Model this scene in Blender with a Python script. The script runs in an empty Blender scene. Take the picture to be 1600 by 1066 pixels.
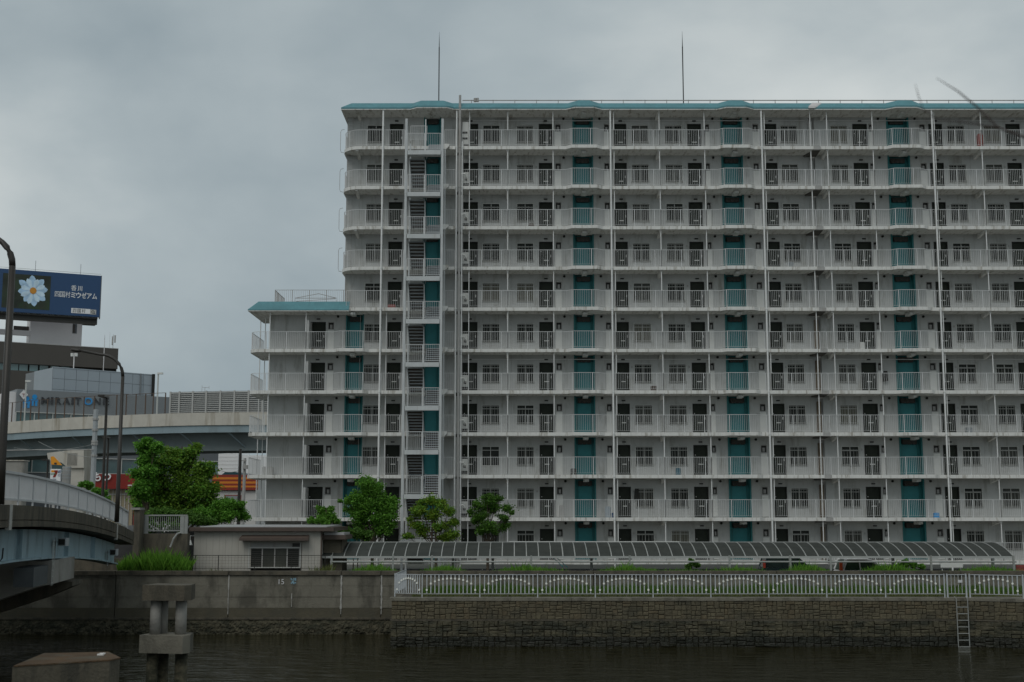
import bpy, math, random
import numpy as np
from mathutils import Vector, Matrix
random.seed(7)
R = math.radians
S = bpy.context.scene
C = S.collection

# ------------------------------------------------------------------ camera
CZ, FPX, PITCH = 5.75, 1986.0, R(7.80)
cam_d = bpy.data.cameras.new('camera'); cam = bpy.data.objects.new('camera', cam_d); C.objects.link(cam)
cam.location = (0, 0, CZ); cam.rotation_euler = (R(90) + PITCH, 0, 0)
cam_d.sensor_width = 36.0; cam_d.lens = FPX / 1600 * 36
cam_d.clip_start = 0.1; cam_d.clip_end = 6000
cam_d.dof.use_dof = True; cam_d.dof.focus_distance = 82; cam_d.dof.aperture_fstop = 3.0
S.camera = cam
S.render.resolution_x = 1024; S.render.resolution_y = 682

# ------------------------------------------------------------------ sky, sun, exposure
SUN_EL, SUN_AZ = R(50), R(200)      # high, behind the camera, veiled by cloud
W = bpy.data.worlds.new('World'); S.world = W; W.use_nodes = True
nt = W.node_tree; nt.nodes.clear()
def wn(t, **k):
    n = nt.nodes.new(t)
    for a, v in k.items(): setattr(n, a, v)
    return n
out = wn('ShaderNodeOutputWorld'); bgn = wn('ShaderNodeBackground'); bgc = wn('ShaderNodeBackground'); mixs = wn('ShaderNodeMixShader')
sky = wn('ShaderNodeTexSky'); sky.sky_type = 'NISHITA'; sky.sun_disc = False
sky.sun_elevation = SUN_EL; sky.sun_rotation = SUN_AZ; sky.air_density = 1.0; sky.dust_density = 2.0
nt.links.new(sky.outputs[0], bgn.inputs[0]); bgn.inputs[1].default_value = 0.06
tc = wn('ShaderNodeTexCoord'); mp = wn('ShaderNodeMapping'); mp.inputs['Scale'].default_value = (1.0, 1.0, 1.8)
mp.inputs['Location'].default_value = (7.4, 3.3, 0.1)
n1 = wn('ShaderNodeTexNoise'); n1.inputs['Scale'].default_value = 2.4; n1.inputs['Detail'].default_value = 7; n1.inputs['Roughness'].default_value = 0.5
n1.inputs['Distortion'].default_value = 0.12
rmp = wn('ShaderNodeValToRGB')
e = rmp.color_ramp.elements
e[0].position = 0.30; e[0].color = (0.345, 0.425, 0.468, 1)
e[1].position = 0.72; e[1].color = (0.830, 0.880, 0.870, 1)
m_ = e.new(0.50); m_.color = (0.525, 0.602, 0.630, 1)
nt.links.new(tc.outputs['Generated'], mp.inputs[0]); nt.links.new(mp.outputs[0], n1.inputs[0])
nt.links.new(n1.outputs[0], rmp.inputs[0]); nt.links.new(rmp.outputs[0], bgc.inputs[0]); bgc.inputs[1].default_value = 1.0
mixs.inputs[0].default_value = 0.93
nt.links.new(bgn.outputs[0], mixs.inputs[1]); nt.links.new(bgc.outputs[0], mixs.inputs[2]); nt.links.new(mixs.outputs[0], out.inputs[0])
sun_d = bpy.data.lights.new('sun', 'SUN'); sun_d.energy = 1.15; sun_d.angle = R(38); sun_d.color = (1.0, 0.975, 0.93)
sun = bpy.data.objects.new('sun', sun_d); C.objects.link(sun); sun.location = (0, -50, 120)
sd = Vector((math.sin(SUN_AZ) * math.cos(SUN_EL), math.cos(SUN_AZ) * math.cos(SUN_EL), math.sin(SUN_EL)))
sun.rotation_euler = sd.to_track_quat('Z', 'Y').to_euler()
vs = S.view_settings; vs.view_transform = 'Standard'; vs.look = 'None'; vs.gamma = 1; vs.exposure = -0.34; vs.use_curve_mapping = False

# ------------------------------------------------------------------ helpers
def at(px, py, Y):
    """photograph pixel (1600 wide) + distance -> point in the place"""
    u = (px - 800) / FPX; v = (533 - py) / FPX; c, s = math.cos(PITCH), math.sin(PITCH)
    t = Y / (c - v * s)
    return Vector((u * t, Y, CZ + (s + v * c) * t))
def X(px, py, Y): return at(px, py, Y).x
def Z(py, Y): return at(800, py, Y).z

class MB:
    def __init__(s): s.v = []; s.f = []
    def quad(s, a, b, c, d):
        n = len(s.v); s.v += [tuple(a), tuple(b), tuple(c), tuple(d)]; s.f.append((n, n+1, n+2, n+3)); return s
    def poly(s, pts):
        n = len(s.v); s.v += [tuple(p) for p in pts]; s.f.append(tuple(range(n, n + len(pts)))); return s
    def box(s, x0, x1, y0, y1, z0, z1):
        n = len(s.v)
        s.v += [(x0,y0,z0),(x1,y0,z0),(x1,y1,z0),(x0,y1,z0),(x0,y0,z1),(x1,y0,z1),(x1,y1,z1),(x0,y1,z1)]
        s.f += [(n,n+3,n+2,n+1),(n+4,n+5,n+6,n+7),(n,n+1,n+5,n+4),(n+1,n+2,n+6,n+5),(n+2,n+3,n+7,n+6),(n+3,n,n+4,n+7)]
        return s
    def bbox(s, x0, x1, y0, y1, z0, z1, b=0.02):
        """box with chamfered edges on the front and top"""
        prof = [(z0,0),(z1-b,0),(z1,b)]
        n = len(s.v)
        pts = [(x0+b,y0),(x1-b,y0),(x1,y0+b),(x1,y1-b),(x1-b,y1),(x0+b,y1),(x0,y1-b),(x0,y0+b)]
        for z in (z0, z1): s.v += [(p[0],p[1],z) for p in pts]
        s.f.append(tuple(range(n+7, n-1, -1))); s.f.append(tuple(range(n+8, n+16)))
        for i in range(8): s.f.append((n+i, n+(i+1)%8, n+8+(i+1)%8, n+8+i))
        return s
    def prism(s, pts, z0, z1):
        """vertical prism over a plan polygon (counter-clockwise)"""
        n = len(s.v); k = len(pts)
        s.v += [(p[0],p[1],z0) for p in pts] + [(p[0],p[1],z1) for p in pts]
        s.f.append(tuple(range(n+k-1, n-1, -1))); s.f.append(tuple(range(n+k, n+2*k)))
        for i in range(k): s.f.append((n+i, n+(i+1)%k, n+k+(i+1)%k, n+k+i))
        return s
    def sweep(s, A, B, quad):
        """prism with an arbitrary cross section: lists of 3D points A (one end) and B (other end)"""
        n = len(s.v); k = len(A)
        s.v += [tuple(p) for p in A] + [tuple(p) for p in B]
        if quad: s.f.append(tuple(range(n+k-1, n-1, -1))); s.f.append(tuple(range(n+k, n+2*k)))
        for i in range(k): s.f.append((n+i, n+(i+1)%k, n+k+(i+1)%k, n+k+i))
        return s
    def tube(s, pts, r, sides=6, cap=True):
        pts = [Vector(p) for p in pts]; n0 = len(s.v); rs = r if isinstance(r, (list, tuple)) else [r]*len(pts)
        for i, p in enumerate(pts):
            d = (pts[min(i+1, len(pts)-1)] - pts[max(i-1, 0)]).normalized()
            ref = Vector((0,0,1)) if abs(d.z) < 0.9 else Vector((0,1,0))
            a = d.cross(ref).normalized(); b = d.cross(a).normalized()
            for j in range(sides):
                t = 2*math.pi*j/sides + math.pi/sides
                s.v.append(tuple(p + (a*math.cos(t) + b*math.sin(t))*rs[i]))
        for i in range(len(pts)-1):
            for j in range(sides):
                a0 = n0+i*sides+j; a1 = n0+i*sides+(j+1)%sides
                s.f.append((a0, a0+sides, a1+sides, a1))
        if cap:
            s.f.append(tuple(n0+j for j in range(sides))); s.f.append(tuple(n0+(len(pts)-1)*sides+j for j in range(sides-1,-1,-1)))
        return s
    def bar(s, p, q, w, d=None):
        """square bar"""
        return s.tube([p, q], (w if d is None else d)*0.7071, 4)
    def cyl(s, c, r, z0, z1, n=12, r1=None):
        return s.sweep([(c[0]+r*math.cos(2*math.pi*i/n), c[1]+r*math.sin(2*math.pi*i/n), z0) for i in range(n)],
                       [(c[0]+(r1 or r)*math.cos(2*math.pi*i/n), c[1]+(r1 or r)*math.sin(2*math.pi*i/n), z1) for i in range(n)], True)
    def disc_y(s, x, y0, y1, z, r, n=10):
        return s.sweep([(x+r*math.cos(2*math.pi*i/n), y0, z+r*math.sin(2*math.pi*i/n)) for i in range(n)],
                       [(x+r*math.cos(2*math.pi*i/n), y1, z+r*math.sin(2*math.pi*i/n)) for i in range(n)], True)
    def mesh(s, name):
        m = bpy.data.meshes.new(name); m.from_pydata(s.v, [], s.f); m.update(); return m

def link(o, parent=None):
    C.objects.link(o)
    if parent is not None:
        o.parent = parent; o.matrix_parent_inverse = Matrix.Translation(parent.get('origin_v', (0,0,0))).inverted() if False else PINV[parent.name]
    return o
PINV = {}
def ob(name, mb, mat, parent=None, smooth=False):
    """link one mesh object"""
    m = mb.mesh(name) if isinstance(mb, MB) else mb
    if not m.materials: m.materials.append(M[mat])
    if smooth:
        for p in m.polygons: p.use_smooth = True
    o = bpy.data.objects.new(name, m); link(o, parent)
    PINV[o.name] = Matrix.Identity(4)
    return o
def again(src, parent, dx=0, dy=0, dz=0):
    """a copy of a part (shared mesh) and its sub-parts, moved"""
    o = src.copy(); C.objects.link(o); o.parent = parent
    o.matrix_parent_inverse = PINV[parent.name] if parent else Matrix.Identity(4)
    o.location = Vector(src.location) + Vector((dx,dy,dz)); PINV[o.name] = Matrix.Identity(4)
    for ch in KIDS.get(src.name, []):
        c = ch.copy(); C.objects.link(c); c.parent = o; c.matrix_parent_inverse = Matrix.Identity(4); PINV[c.name] = Matrix.Identity(4)
    return o
KIDS = {}
def sub(name, mb, mat, parent, smooth=False):
    o = ob(name, mb, mat, parent, smooth); KIDS.setdefault(parent.name, []).append(o); return o
def tag(o, label=None, cat=None, group=None, kind=None):
    if label: o['label'] = label
    if cat: o['category'] = cat
    if group: o['group'] = group
    if kind: o['kind'] = kind
    return o
def thing(name, loc, label, cat, group=None):
    o = bpy.data.objects.new(name, None); C.objects.link(o); o.location = loc; o.empty_display_size = 0.3
    PINV[o.name] = Matrix.Translation(Vector(loc)).inverted()
    return tag(o, label, cat, group)
def text(name, body, size, mat, loc, rot, parent, align='LEFT', ext=0.02, bold=0.0, sx=1.0):
    cu = bpy.data.curves.new(name, 'FONT'); cu.body = body; cu.size = size; cu.extrude = ext; cu.align_x = align; cu.offset = bold
    cu.resolution_u = 3
    tmp = bpy.data.objects.new('lettering_source', cu); C.objects.link(tmp); bpy.context.view_layer.update()
    me = bpy.data.meshes.new_from_object(tmp.evaluated_get(bpy.context.evaluated_depsgraph_get())); bpy.data.objects.remove(tmp)
    me.materials.clear(); me.materials.append(M[mat]); o = bpy.data.objects.new(name, me); link(o, parent)
    o.location = loc; o.rotation_euler = rot; o.scale = (sx, 1, 1); PINV[o.name] = Matrix.Identity(4)
    return o

# ------------------------------------------------------------------ materials
M = {}
def mat(name, col, rough=0.6, metal=0.0, var=0.12, scale=3.0, stain=None, stain_amt=0.0, stain_scale=(2.2, 2.2, 0.25), bump=0.0, bscale=20,
        spec=0.4, alpha=None, trans=0.0, thr=0.52, coords='Object', detail=6):
    m = bpy.data.materials.new(name); m.use_nodes = True; t = m.node_tree; b = t.nodes['Principled BSDF']; L = t.links.new
    b.inputs['Roughness'].default_value = rough; b.inputs['Metallic'].default_value = metal
    b.inputs['Specular IOR Level'].default_value = spec
    tcn = t.nodes.new('ShaderNodeNewGeometry')
    pos = tcn.outputs['Position']
    nz = t.nodes.new('ShaderNodeTexNoise'); nz.inputs['Scale'].default_value = scale; nz.inputs['Detail'].default_value = detail; nz.inputs['Roughness'].default_value = 0.6
    L(pos, nz.inputs['Vector'])
    mr = t.nodes.new('ShaderNodeMapRange'); mr.inputs[1].default_value = 0.25; mr.inputs[2].default_value = 0.75
    mr.inputs[3].default_value = 1 - var; mr.inputs[4].default_value = 1 + var; L(nz.outputs[0], mr.inputs[0])
    mx = t.nodes.new('ShaderNodeMix'); mx.data_type = 'RGBA'; mx.blend_type = 'MULTIPLY'; mx.inputs[0].default_value = 1.0
    mx.inputs[6].default_value = (*col, 1); L(mr.outputs[0], mx.inputs[7])
    last = mx.outputs[2]
    if stain is not None:
        mpn = t.nodes.new('ShaderNodeMapping'); mpn.inputs['Scale'].default_value = stain_scale; L(pos, mpn.inputs[0])
        n2 = t.nodes.new('ShaderNodeTexNoise'); n2.inputs['Scale'].default_value = 1.0; n2.inputs['Detail'].default_value = 8; n2.inputs['Roughness'].default_value = 0.65
        L(mpn.outputs[0], n2.inputs['Vector'])
        r2 = t.nodes.new('ShaderNodeMapRange'); r2.inputs[1].default_value = thr; r2.inputs[2].default_value = thr + 0.16; r2.inputs[3].default_value = 0; r2.inputs[4].default_value = stain_amt
        L(n2.outputs[0], r2.inputs[0])
        m2 = t.nodes.new('ShaderNodeMix'); m2.data_type = 'RGBA'; L(r2.outputs[0], m2.inputs[0]); L(last, m2.inputs[6]); m2.inputs[7].default_value = (*stain, 1)
        last = m2.outputs[2]
    L(last, b.inputs['Base Color'])
    if bump:
        bp = t.nodes.new('ShaderNodeBump'); bp.inputs['Strength'].default_value = bump; bp.inputs['Distance'].default_value = 0.05
        n3 = t.nodes.new('ShaderNodeTexNoise'); n3.inputs['Scale'].default_value = bscale; n3.inputs['Detail'].default_value = 5; L(pos, n3.inputs['Vector'])
        L(n3.outputs[0], bp.inputs['Height']); L(bp.outputs[0], b.inputs['Normal'])
    if trans: b.inputs['Transmission Weight'].default_value = trans
    if alpha is not None: b.inputs['Alpha'].default_value = alpha
    M[name] = m; return m
def leafmat(name, col, col2):
    m = bpy.data.materials.new(name); m.use_nodes = True; t = m.node_tree; b = t.nodes['Principled BSDF']; L = t.links.new
    g = t.nodes.new('ShaderNodeNewGeometry'); r = t.nodes.new('ShaderNodeValToRGB')
    r.color_ramp.elements[0].color = (*col, 1); r.color_ramp.elements[1].color = (*col2, 1)
    L(g.outputs['Random Per Island'], r.inputs[0]); L(r.outputs[0], b.inputs['Base Color'])
    b.inputs['Roughness'].default_value = 0.55; b.inputs['Specular IOR Level'].default_value = 0.25
    tr = t.nodes.new('ShaderNodeBsdfTranslucent'); L(r.outputs[0], tr.inputs[0]); ms = t.nodes.new('ShaderNodeMixShader'); ms.inputs[0].default_value = 0.38
    o = t.nodes['Material Output']; L(b.outputs[0], ms.inputs[1]); L(tr.outputs[0], ms.inputs[2]); L(ms.outputs[0], o.inputs[0])
    M[name] = m

GR = (0.055, 0.052, 0.042)
mat('wall_paint', (0.445, 0.450, 0.438), 0.8, var=0.10, scale=0.9, stain=(0.24, 0.235, 0.205), stain_amt=0.7, stain_scale=(1.9, 1.9, 0.4), thr=0.53, spec=0.2)
mat('slab_paint', (0.68, 0.675, 0.645), 0.75, var=0.10, scale=2.0, stain=(0.27, 0.24, 0.19), stain_amt=0.75, stain_scale=(5.0, 1.2, 0.7), thr=0.515, spec=0.2)
mat('post_white', (0.74, 0.745, 0.73), 0.45, var=0.05, scale=4)
mat('rail_paint', (0.60, 0.605, 0.60), 0.45, var=0.05, scale=4)
mat('stair_steel', (0.36, 0.385, 0.395), 0.5, var=0.08, scale=2.0, stain=(0.25, 0.2, 0.16), stain_amt=0.4, thr=0.6)
mat('end_panel', (0.40, 0.395, 0.38), 0.8, var=0.08, scale=1.0, stain=(0.27, 0.26, 0.23), stain_amt=0.5)
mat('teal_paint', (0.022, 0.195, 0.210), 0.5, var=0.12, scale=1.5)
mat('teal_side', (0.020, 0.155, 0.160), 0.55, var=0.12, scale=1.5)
mat('teal_roof', (0.085, 0.225, 0.255), 0.6, var=0.16, scale=1.3, stain=(0.10, 0.30, 0.33), stain_amt=0.6, stain_scale=(3, 3, 0.4))
mat('door_green', (0.026, 0.031, 0.024), 0.6, var=0.3, scale=0.7, spec=0.15)
mat('dark_metal', (0.028, 0.028, 0.025), 0.6, var=0.15, spec=0.2)
mat('louver_dark', (0.045, 0.043, 0.038), 0.6)
mat('frosted_glass', (0.026, 0.029, 0.024), 0.45, var=0.35, scale=0.9, spec=0.2)
mat('aluminium', (0.50, 0.50, 0.47), 0.4, metal=0.1, var=0.06)
mat('grille_metal', (0.33, 0.33, 0.31), 0.5, var=0.06)
mat('plate', (0.55, 0.55, 0.52), 0.4)
mat('white_plastic', (0.62, 0.62, 0.59), 0.5, var=0.05)
mat('pipe_grey', (0.37, 0.365, 0.35), 0.6, stain=(0.2, 0.17, 0.14), stain_amt=0.5, var=0.1)
mat('soffit_dark', (0.10, 0.095, 0.085), 0.9, var=0.25, scale=2)  # dark tone of the joint soffit and the inner core
mat('rust_red', (0.24, 0.05, 0.04), 0.7, var=0.2)
mat('concrete', (0.175, 0.163, 0.130), 0.85, var=0.18, scale=1.6, stain=(0.075, 0.07, 0.055), stain_amt=0.85, stain_scale=(1.3, 1.3, 0.45), thr=0.47, bump=0.4, bscale=14)
mat('concrete_low', (0.088, 0.078, 0.054), 0.9, var=0.2, scale=1.5, stain=(0.075, 0.07, 0.052), stain_amt=0.8, stain_scale=(1.3, 1.3, 1.2), thr=0.46, bump=0.4, bscale=14)
mat('concrete_dark', (0.105, 0.092, 0.068), 0.9, var=0.22, scale=1.5, stain=(0.05, 0.047, 0.037), stain_amt=0.85, stain_scale=(2.2, 2.2, 0.5), thr=0.46, bump=0.4, bscale=14)
mat('concrete_pale', (0.50, 0.475, 0.42), 0.85, var=0.10, scale=0.8, stain=(0.23, 0.19, 0.13), stain_amt=0.8, stain_scale=(0.9, 0.9, 0.08), thr=0.53)
mat('concrete_mid', (0.29, 0.28, 0.255), 0.85, var=0.13, scale=1.0, stain=(0.15, 0.14, 0.115), stain_amt=0.7, stain_scale=(0.9, 0.9, 0.3), bump=0.5, bscale=9)
mat('algae_rock', (0.070, 0.063, 0.040), 0.9, var=0.6, scale=7, stain=(0.018, 0.02, 0.011), stain_amt=0.9, stain_scale=(2.2, 2.2, 4.0), thr=0.44, bump=0.9, bscale=9)
mat('joint_white', (0.42, 0.41, 0.38), 0.8, var=0.25, stain=(0.17, 0.16, 0.14), stain_amt=0.8, stain_scale=(6, 6, 1.4))
for i, c in enumerate([(0.100, 0.085, 0.053), (0.110, 0.095, 0.060), (0.090, 0.077, 0.049), (0.106, 0.086, 0.052)]):
    mat('stone%d' % i, c, 0.85, var=0.28, scale=3.0, stain=(0.055, 0.052, 0.036), stain_amt=0.75, stain_scale=(0.7, 0.7, 1.3), thr=0.48, bump=0.7, bscale=11)
mat('stone_wet', (0.072, 0.064, 0.038), 0.65, var=0.5, scale=2.6, stain=(0.022, 0.024, 0.014), stain_amt=0.9, stain_scale=(1.0, 1.0, 3.0), thr=0.45, bump=0.9, bscale=9)
mat('algae_stone', (0.017, 0.017, 0.010), 0.55, var=0.5, scale=2.6, stain=(0.012, 0.014, 0.008), stain_amt=0.9, stain_scale=(1.0, 1.0, 3.0), thr=0.45, bump=0.9, bscale=9)
mat('mortar', (0.055, 0.048, 0.033), 0.95, var=0.2)
mat('fence_blue_grey', (0.46, 0.485, 0.50), 0.5, var=0.08, stain=(0.24, 0.24, 0.23), stain_amt=0.5)
mat('reflector', (0.86, 0.86, 0.80), 0.3, var=0.02)
mat('shed_panel', (0.046, 0.050, 0.045), 0.6, var=0.25, scale=1.5, spec=0.2, stain=(0.055, 0.058, 0.050), stain_amt=0.5, stain_scale=(0.9, 0.9, 0.9))
mat('shed_frame', (0.42, 0.43, 0.41), 0.45, metal=0.2, var=0.06)
mat('pale_pipe', (0.29, 0.30, 0.285), 0.5, var=0.1, stain=(0.2, 0.18, 0.15), stain_amt=0.5)
mat('siding', (0.42, 0.40, 0.355), 0.65, var=0.06, scale=0.8, stain=(0.33, 0.31, 0.27), stain_amt=0.5)
mat('brown_metal', (0.085, 0.062, 0.05), 0.55, var=0.15)
mat('roof_sheet', (0.40, 0.40, 0.40), 0.4, metal=0.2, var=0.1)
mat('bridge_blue', (0.30, 0.41, 0.455), 0.55, var=0.12, scale=0.9, stain=(0.10, 0.13, 0.14), stain_amt=0.75, stain_scale=(1.5, 1.5, 0.4), thr=0.52)
mat('bridge_rail', (0.62, 0.625, 0.63), 0.5, var=0.06, metal=0.15)
mat('asphalt', (0.05, 0.05, 0.05), 0.9, var=0.2)
mat('lamp_brown', (0.030, 0.026, 0.021), 0.45, var=0.15)
mat('viaduct_steel', (0.24, 0.31, 0.34), 0.6, var=0.1, scale=0.4, stain=(0.14, 0.16, 0.16), stain_amt=0.5, stain_scale=(0.5, 0.5, 0.2))
mat('viaduct_dark', (0.19, 0.225, 0.23), 0.7, var=0.15, scale=0.3)
mat('louvre_grey', (0.44, 0.44, 0.42), 0.5, var=0.08)
mat('fence_brown', (0.10, 0.065, 0.045), 0.6, var=0.2)
mat('mesh_panel', (0.20, 0.225, 0.225), 0.5, var=0.1, alpha=0.08)
mat('brown_cladding', (0.072, 0.064, 0.055), 0.5, var=0.06, scale=0.3)
mat('grey_cladding', (0.20, 0.215, 0.225), 0.5, var=0.06, scale=0.15)
mat('grey_cladding_dark', (0.125, 0.135, 0.145), 0.5, var=0.06, scale=0.15)
mat('blue_cladding', (0.34, 0.385, 0.42), 0.45, var=0.04, scale=0.2)
mat('pink_white', (0.68, 0.655, 0.65), 0.7, var=0.05, scale=0.3)
mat('far_glass', (0.10, 0.17, 0.175), 0.12, var=0.5, scale=0.12, spec=0.8)
mat('board_blue', (0.022, 0.065, 0.155), 0.4, var=0.06, scale=0.2)
mat('board_photo', (0.022, 0.030, 0.018), 0.45, var=0.8, scale=0.35, stain=(0.02, 0.07, 0.022), stain_amt=0.8, stain_scale=(0.2, 0.2, 0.16), thr=0.5)
mat('petal', (0.40, 0.58, 0.76), 0.5, var=0.3, scale=0.9)
mat('petal_inner', (0.56, 0.72, 0.84), 0.5, var=0.2, scale=0.9)
mat('flower_eye', (0.55, 0.24, 0.03), 0.6, var=0.25, scale=1.5)
mat('white_print', (0.80, 0.80, 0.80), 0.5, var=0.01)
mat('dark_print', (0.03, 0.03, 0.035), 0.4)
mat('cyan_print', (0.02, 0.27, 0.62), 0.4)
mat('navy_print', (0.02, 0.06, 0.20), 0.4)
mat('orange_sign', (0.75, 0.30, 0.015), 0.4, var=0.05)
mat('red_sign', (0.235, 0.020, 0.012), 0.45, var=0.12, scale=0.5)
mat('green_print', (0.0, 0.20, 0.08), 0.4)
mat('orange_stripe', (0.62, 0.20, 0.02), 0.5, var=0.08)
mat('deep_red', (0.26, 0.03, 0.015), 0.5, var=0.1)
mat('shop_white', (0.55, 0.54, 0.52), 0.6, var=0.06)
mat('beige_blind', (0.36, 0.31, 0.21), 0.7, var=0.12, scale=0.6)
mat('car_white', (0.68, 0.68, 0.67), 0.25, var=0.02, spec=0.6)
mat('car_dark', (0.012, 0.022, 0.022), 0.2, var=0.1, spec=0.6)
mat('car_glass', (0.02, 0.03, 0.027), 0.08, var=0.2, spec=0.7)
mat('rubber', (0.015, 0.015, 0.015), 0.8)
mat('tail_lamp', (0.62, 0.09, 0.02), 0.3)
mat('bike_blue', (0.03, 0.11, 0.15), 0.4)
mat('soil', (0.065, 0.055, 0.038), 0.95, var=0.4, scale=1.2, bump=0.6)
mat('dirt_ground', (0.10, 0.095, 0.075), 0.95, var=0.3, scale=0.4)
mat('bark', (0.075, 0.058, 0.042), 0.9, var=0.3, scale=8, bump=0.6, bscale=25)
mat('twig', (0.075, 0.060, 0.055), 0.85, var=0.2)
mat('flower_white', (0.75, 0.74, 0.72), 0.6)
mat('cloth_grey', (0.25, 0.27, 0.28), 0.8)
leafmat('leaf_green', (0.055, 0.155, 0.02), (0.17, 0.37, 0.046))
leafmat('leaf_olive', (0.07, 0.145, 0.02), (0.21, 0.35, 0.042))
leafmat('leaf_dark', (0.042, 0.11, 0.02), (0.125, 0.25, 0.04))
leafmat('leaf_yellow', (0.095, 0.18, 0.022), (0.275, 0.41, 0.044))
leafmat('leaf_bright', (0.062, 0.19, 0.024), (0.185, 0.41, 0.052))
leafmat('grass_tall', (0.07, 0.19, 0.02), (0.195, 0.4, 0.048))
leafmat('grass_mix', (0.060, 0.095, 0.022), (0.115, 0.235, 0.035))
leafmat('grass_dry', (0.085, 0.115, 0.028), (0.2, 0.215, 0.075))

# water
m = bpy.data.materials.new('canal_water'); m.use_nodes = True; t = m.node_tree; b = t.nodes['Principled BSDF']; L = t.links.new
b.inputs['Base Color'].default_value = (0.017, 0.0155, 0.0062, 1); b.inputs['Roughness'].default_value = 0.04; b.inputs['IOR'].default_value = 1.33; b.inputs['Specular IOR Level'].default_value = 0.20; b.inputs['Specular Tint'].default_value = (0.95, 0.92, 0.66, 1)
g = t.nodes.new('ShaderNodeNewGeometry'); mpn = t.nodes.new('ShaderNodeMapping'); mpn.inputs['Scale'].default_value = (0.55, 1.25, 1); L(g.outputs['Position'], mpn.inputs[0])
na = t.nodes.new('ShaderNodeTexNoise'); na.inputs['Scale'].default_value = 1.3; na.inputs['Detail'].default_value = 6; na.inputs['Roughness'].default_value = 0.5; na.inputs['Distortion'].default_value = 0.4; L(mpn.outputs[0], na.inputs[0])
bp = t.nodes.new('ShaderNodeBump'); bp.inputs['Strength'].default_value = 1.0; bp.inputs['Distance'].default_value = 0.34; L(na.outputs[0], bp.inputs['Height']); L(bp.outputs[0], b.inputs['Normal'])
M['canal_water'] = m

# ------------------------------------------------------------------ the setting
YS, YW_ = 57.5, 63.4                 # stone quay front, flood wall front
QX0 = X(612, 940, YS)                # left end of the stone quay
GZ = 1.9                             # ground behind the flood wall
tag(ob('canal_water', MB().quad((-500,-80,0),(500,-80,0),(500,YW_+0.3,0),(-500,YW_+0.3,0)), 'canal_water'), 'dark olive canal water rippling below the quay', kind='structure')
tag(ob('ground', MB().quad((-3000,YW_+0.2,GZ),(3000,YW_+0.2,GZ),(3000,5000,GZ),(-3000,5000,GZ)), 'dirt_ground'), 'ground behind the flood wall', kind='structure')

# flood wall: concrete, recessed panel joints, coping, rough barnacled foot
FW0, FW1 = -45.0, 60.0
fw = thing('flood_wall', (-14, YW_, 0), 'long stained concrete flood wall with dark coping and rough tidal foot', 'wall')
seg = [FW0, X(-20,930,YW_), X(180,930,YW_), X(357,930,YW_), X(533,930,YW_), X(595,930,YW_), 4, 13, 22, 31, FW1]
WT = Z(893, YW_) - 0.17
for i in range(len(seg)-1):
    b_ = MB()
    z = 0.72; rows = 4; h = (WT - z) / rows
    for r in range(rows):                            # formwork lifts, each a hair in or out
        o_ = random.uniform(-0.012, 0.012)
        ob('wall_panel', MB().bbox(seg[i]+0.02, seg[i+1]-0.02, YW_+o_, YW_+0.35, z+r*h+0.004, z+(r+1)*h-0.004, 0.012), 'concrete_low' if r == 0 else 'concrete', fw)
    ob('coping', MB().bbox(seg[i]+0.01, seg[i+1]-0.01, YW_-0.10, YW_+0.42, WT, WT+0.19, 0.03), 'concrete_dark', fw)
ob('wall_core', MB().box(FW0, FW1, YW_+0.06, YW_+0.34, -0.5, WT), 'mortar', fw)
for px_, w_ in ((357, .06), (533, .10), (596, .09), (456, .04)):
    x_ = X(px_, 930, YW_)
    z0_ = 0.95 if px_ != 456 else 1.3; z1_ = WT if px_ != 456 else 1.95
    jb = MB(); zz = z0_
    while zz < z1_:                                   # leaky, lumpy lime strip down the joint
        w2 = w_*random.uniform(0.55, 1.1)*(0.5 if zz < z0_+0.25 else 1); jb.box(x_-w2/2+random.uniform(-.012,.012), x_+w2/2, YW_-0.035, YW_+0.02, zz, min(z1_, zz+0.13)-0.003); zz += 0.13
    ob('joint_strip', jb, 'joint_white', fw)
def vnoise(nx, nz, sx, sz, rng):
    g_ = rng.uniform(0, 1, (int(nz/sz)+3, int(nx/sx)+3)); i = np.arange(nx+1)/sx; j = np.arange(nz+1)/sz
    i0 = i.astype(int); j0 = j.astype(int); fi = i-i0; fj = j-j0; fi = fi*fi*(3-2*fi); fj = fj*fj*(3-2*fj)
    A = g_[np.ix_(j0, i0)]; B_ = g_[np.ix_(j0, i0+1)]; Cc = g_[np.ix_(j0+1, i0)]; D_ = g_[np.ix_(j0+1, i0+1)]
    return (A*(1-fi)+B_*fi)*(1-fj)[:,None]+(Cc*(1-fi)+D_*fi)*fj[:,None]
def rough_strip(x0, x1, z0, z1, y, amp, nx, nz, lean=0.0):
    rng = np.random.RandomState(5); h = vnoise(nx, nz, 11, 6, rng)*0.4+vnoise(nx, nz, 4, 3, rng)*0.35+vnoise(nx, nz, 1.6, 1.3, rng)*0.45
    t_ = np.linspace(0, 1, nz+1); a = np.sin(np.pi*np.clip(t_, 0.04, 0.96))**0.5
    v = []; f = []
    for j in range(nz+1):
        for i in range(nx+1): v.append((x0+(x1-x0)*i/nx, y-lean*(1-t_[j])-amp*a[j]*h[j, i], z0+(z1-z0)*t_[j]))
    for j in range(nz):
        for i in range(nx): q0 = j*(nx+1)+i; f.append((q0, q0+1, q0+nx+2, q0+nx+1))
    b_ = MB(); b_.v = v; b_.f = f
    return b_
tag(ob('tidal_foot', rough_strip(FW0, QX0+0.3, -0.3, 0.74, YW_+0.02, 0.20, 1100, 22, 0.18), 'algae_rock', fw), kind='stuff')
ob('foot_ledge', MB().bbox(FW0, QX0+0.2, YW_-0.10, YW_+0.2, 0.70, 0.79, 0.03), 'concrete_dark', fw)
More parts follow.
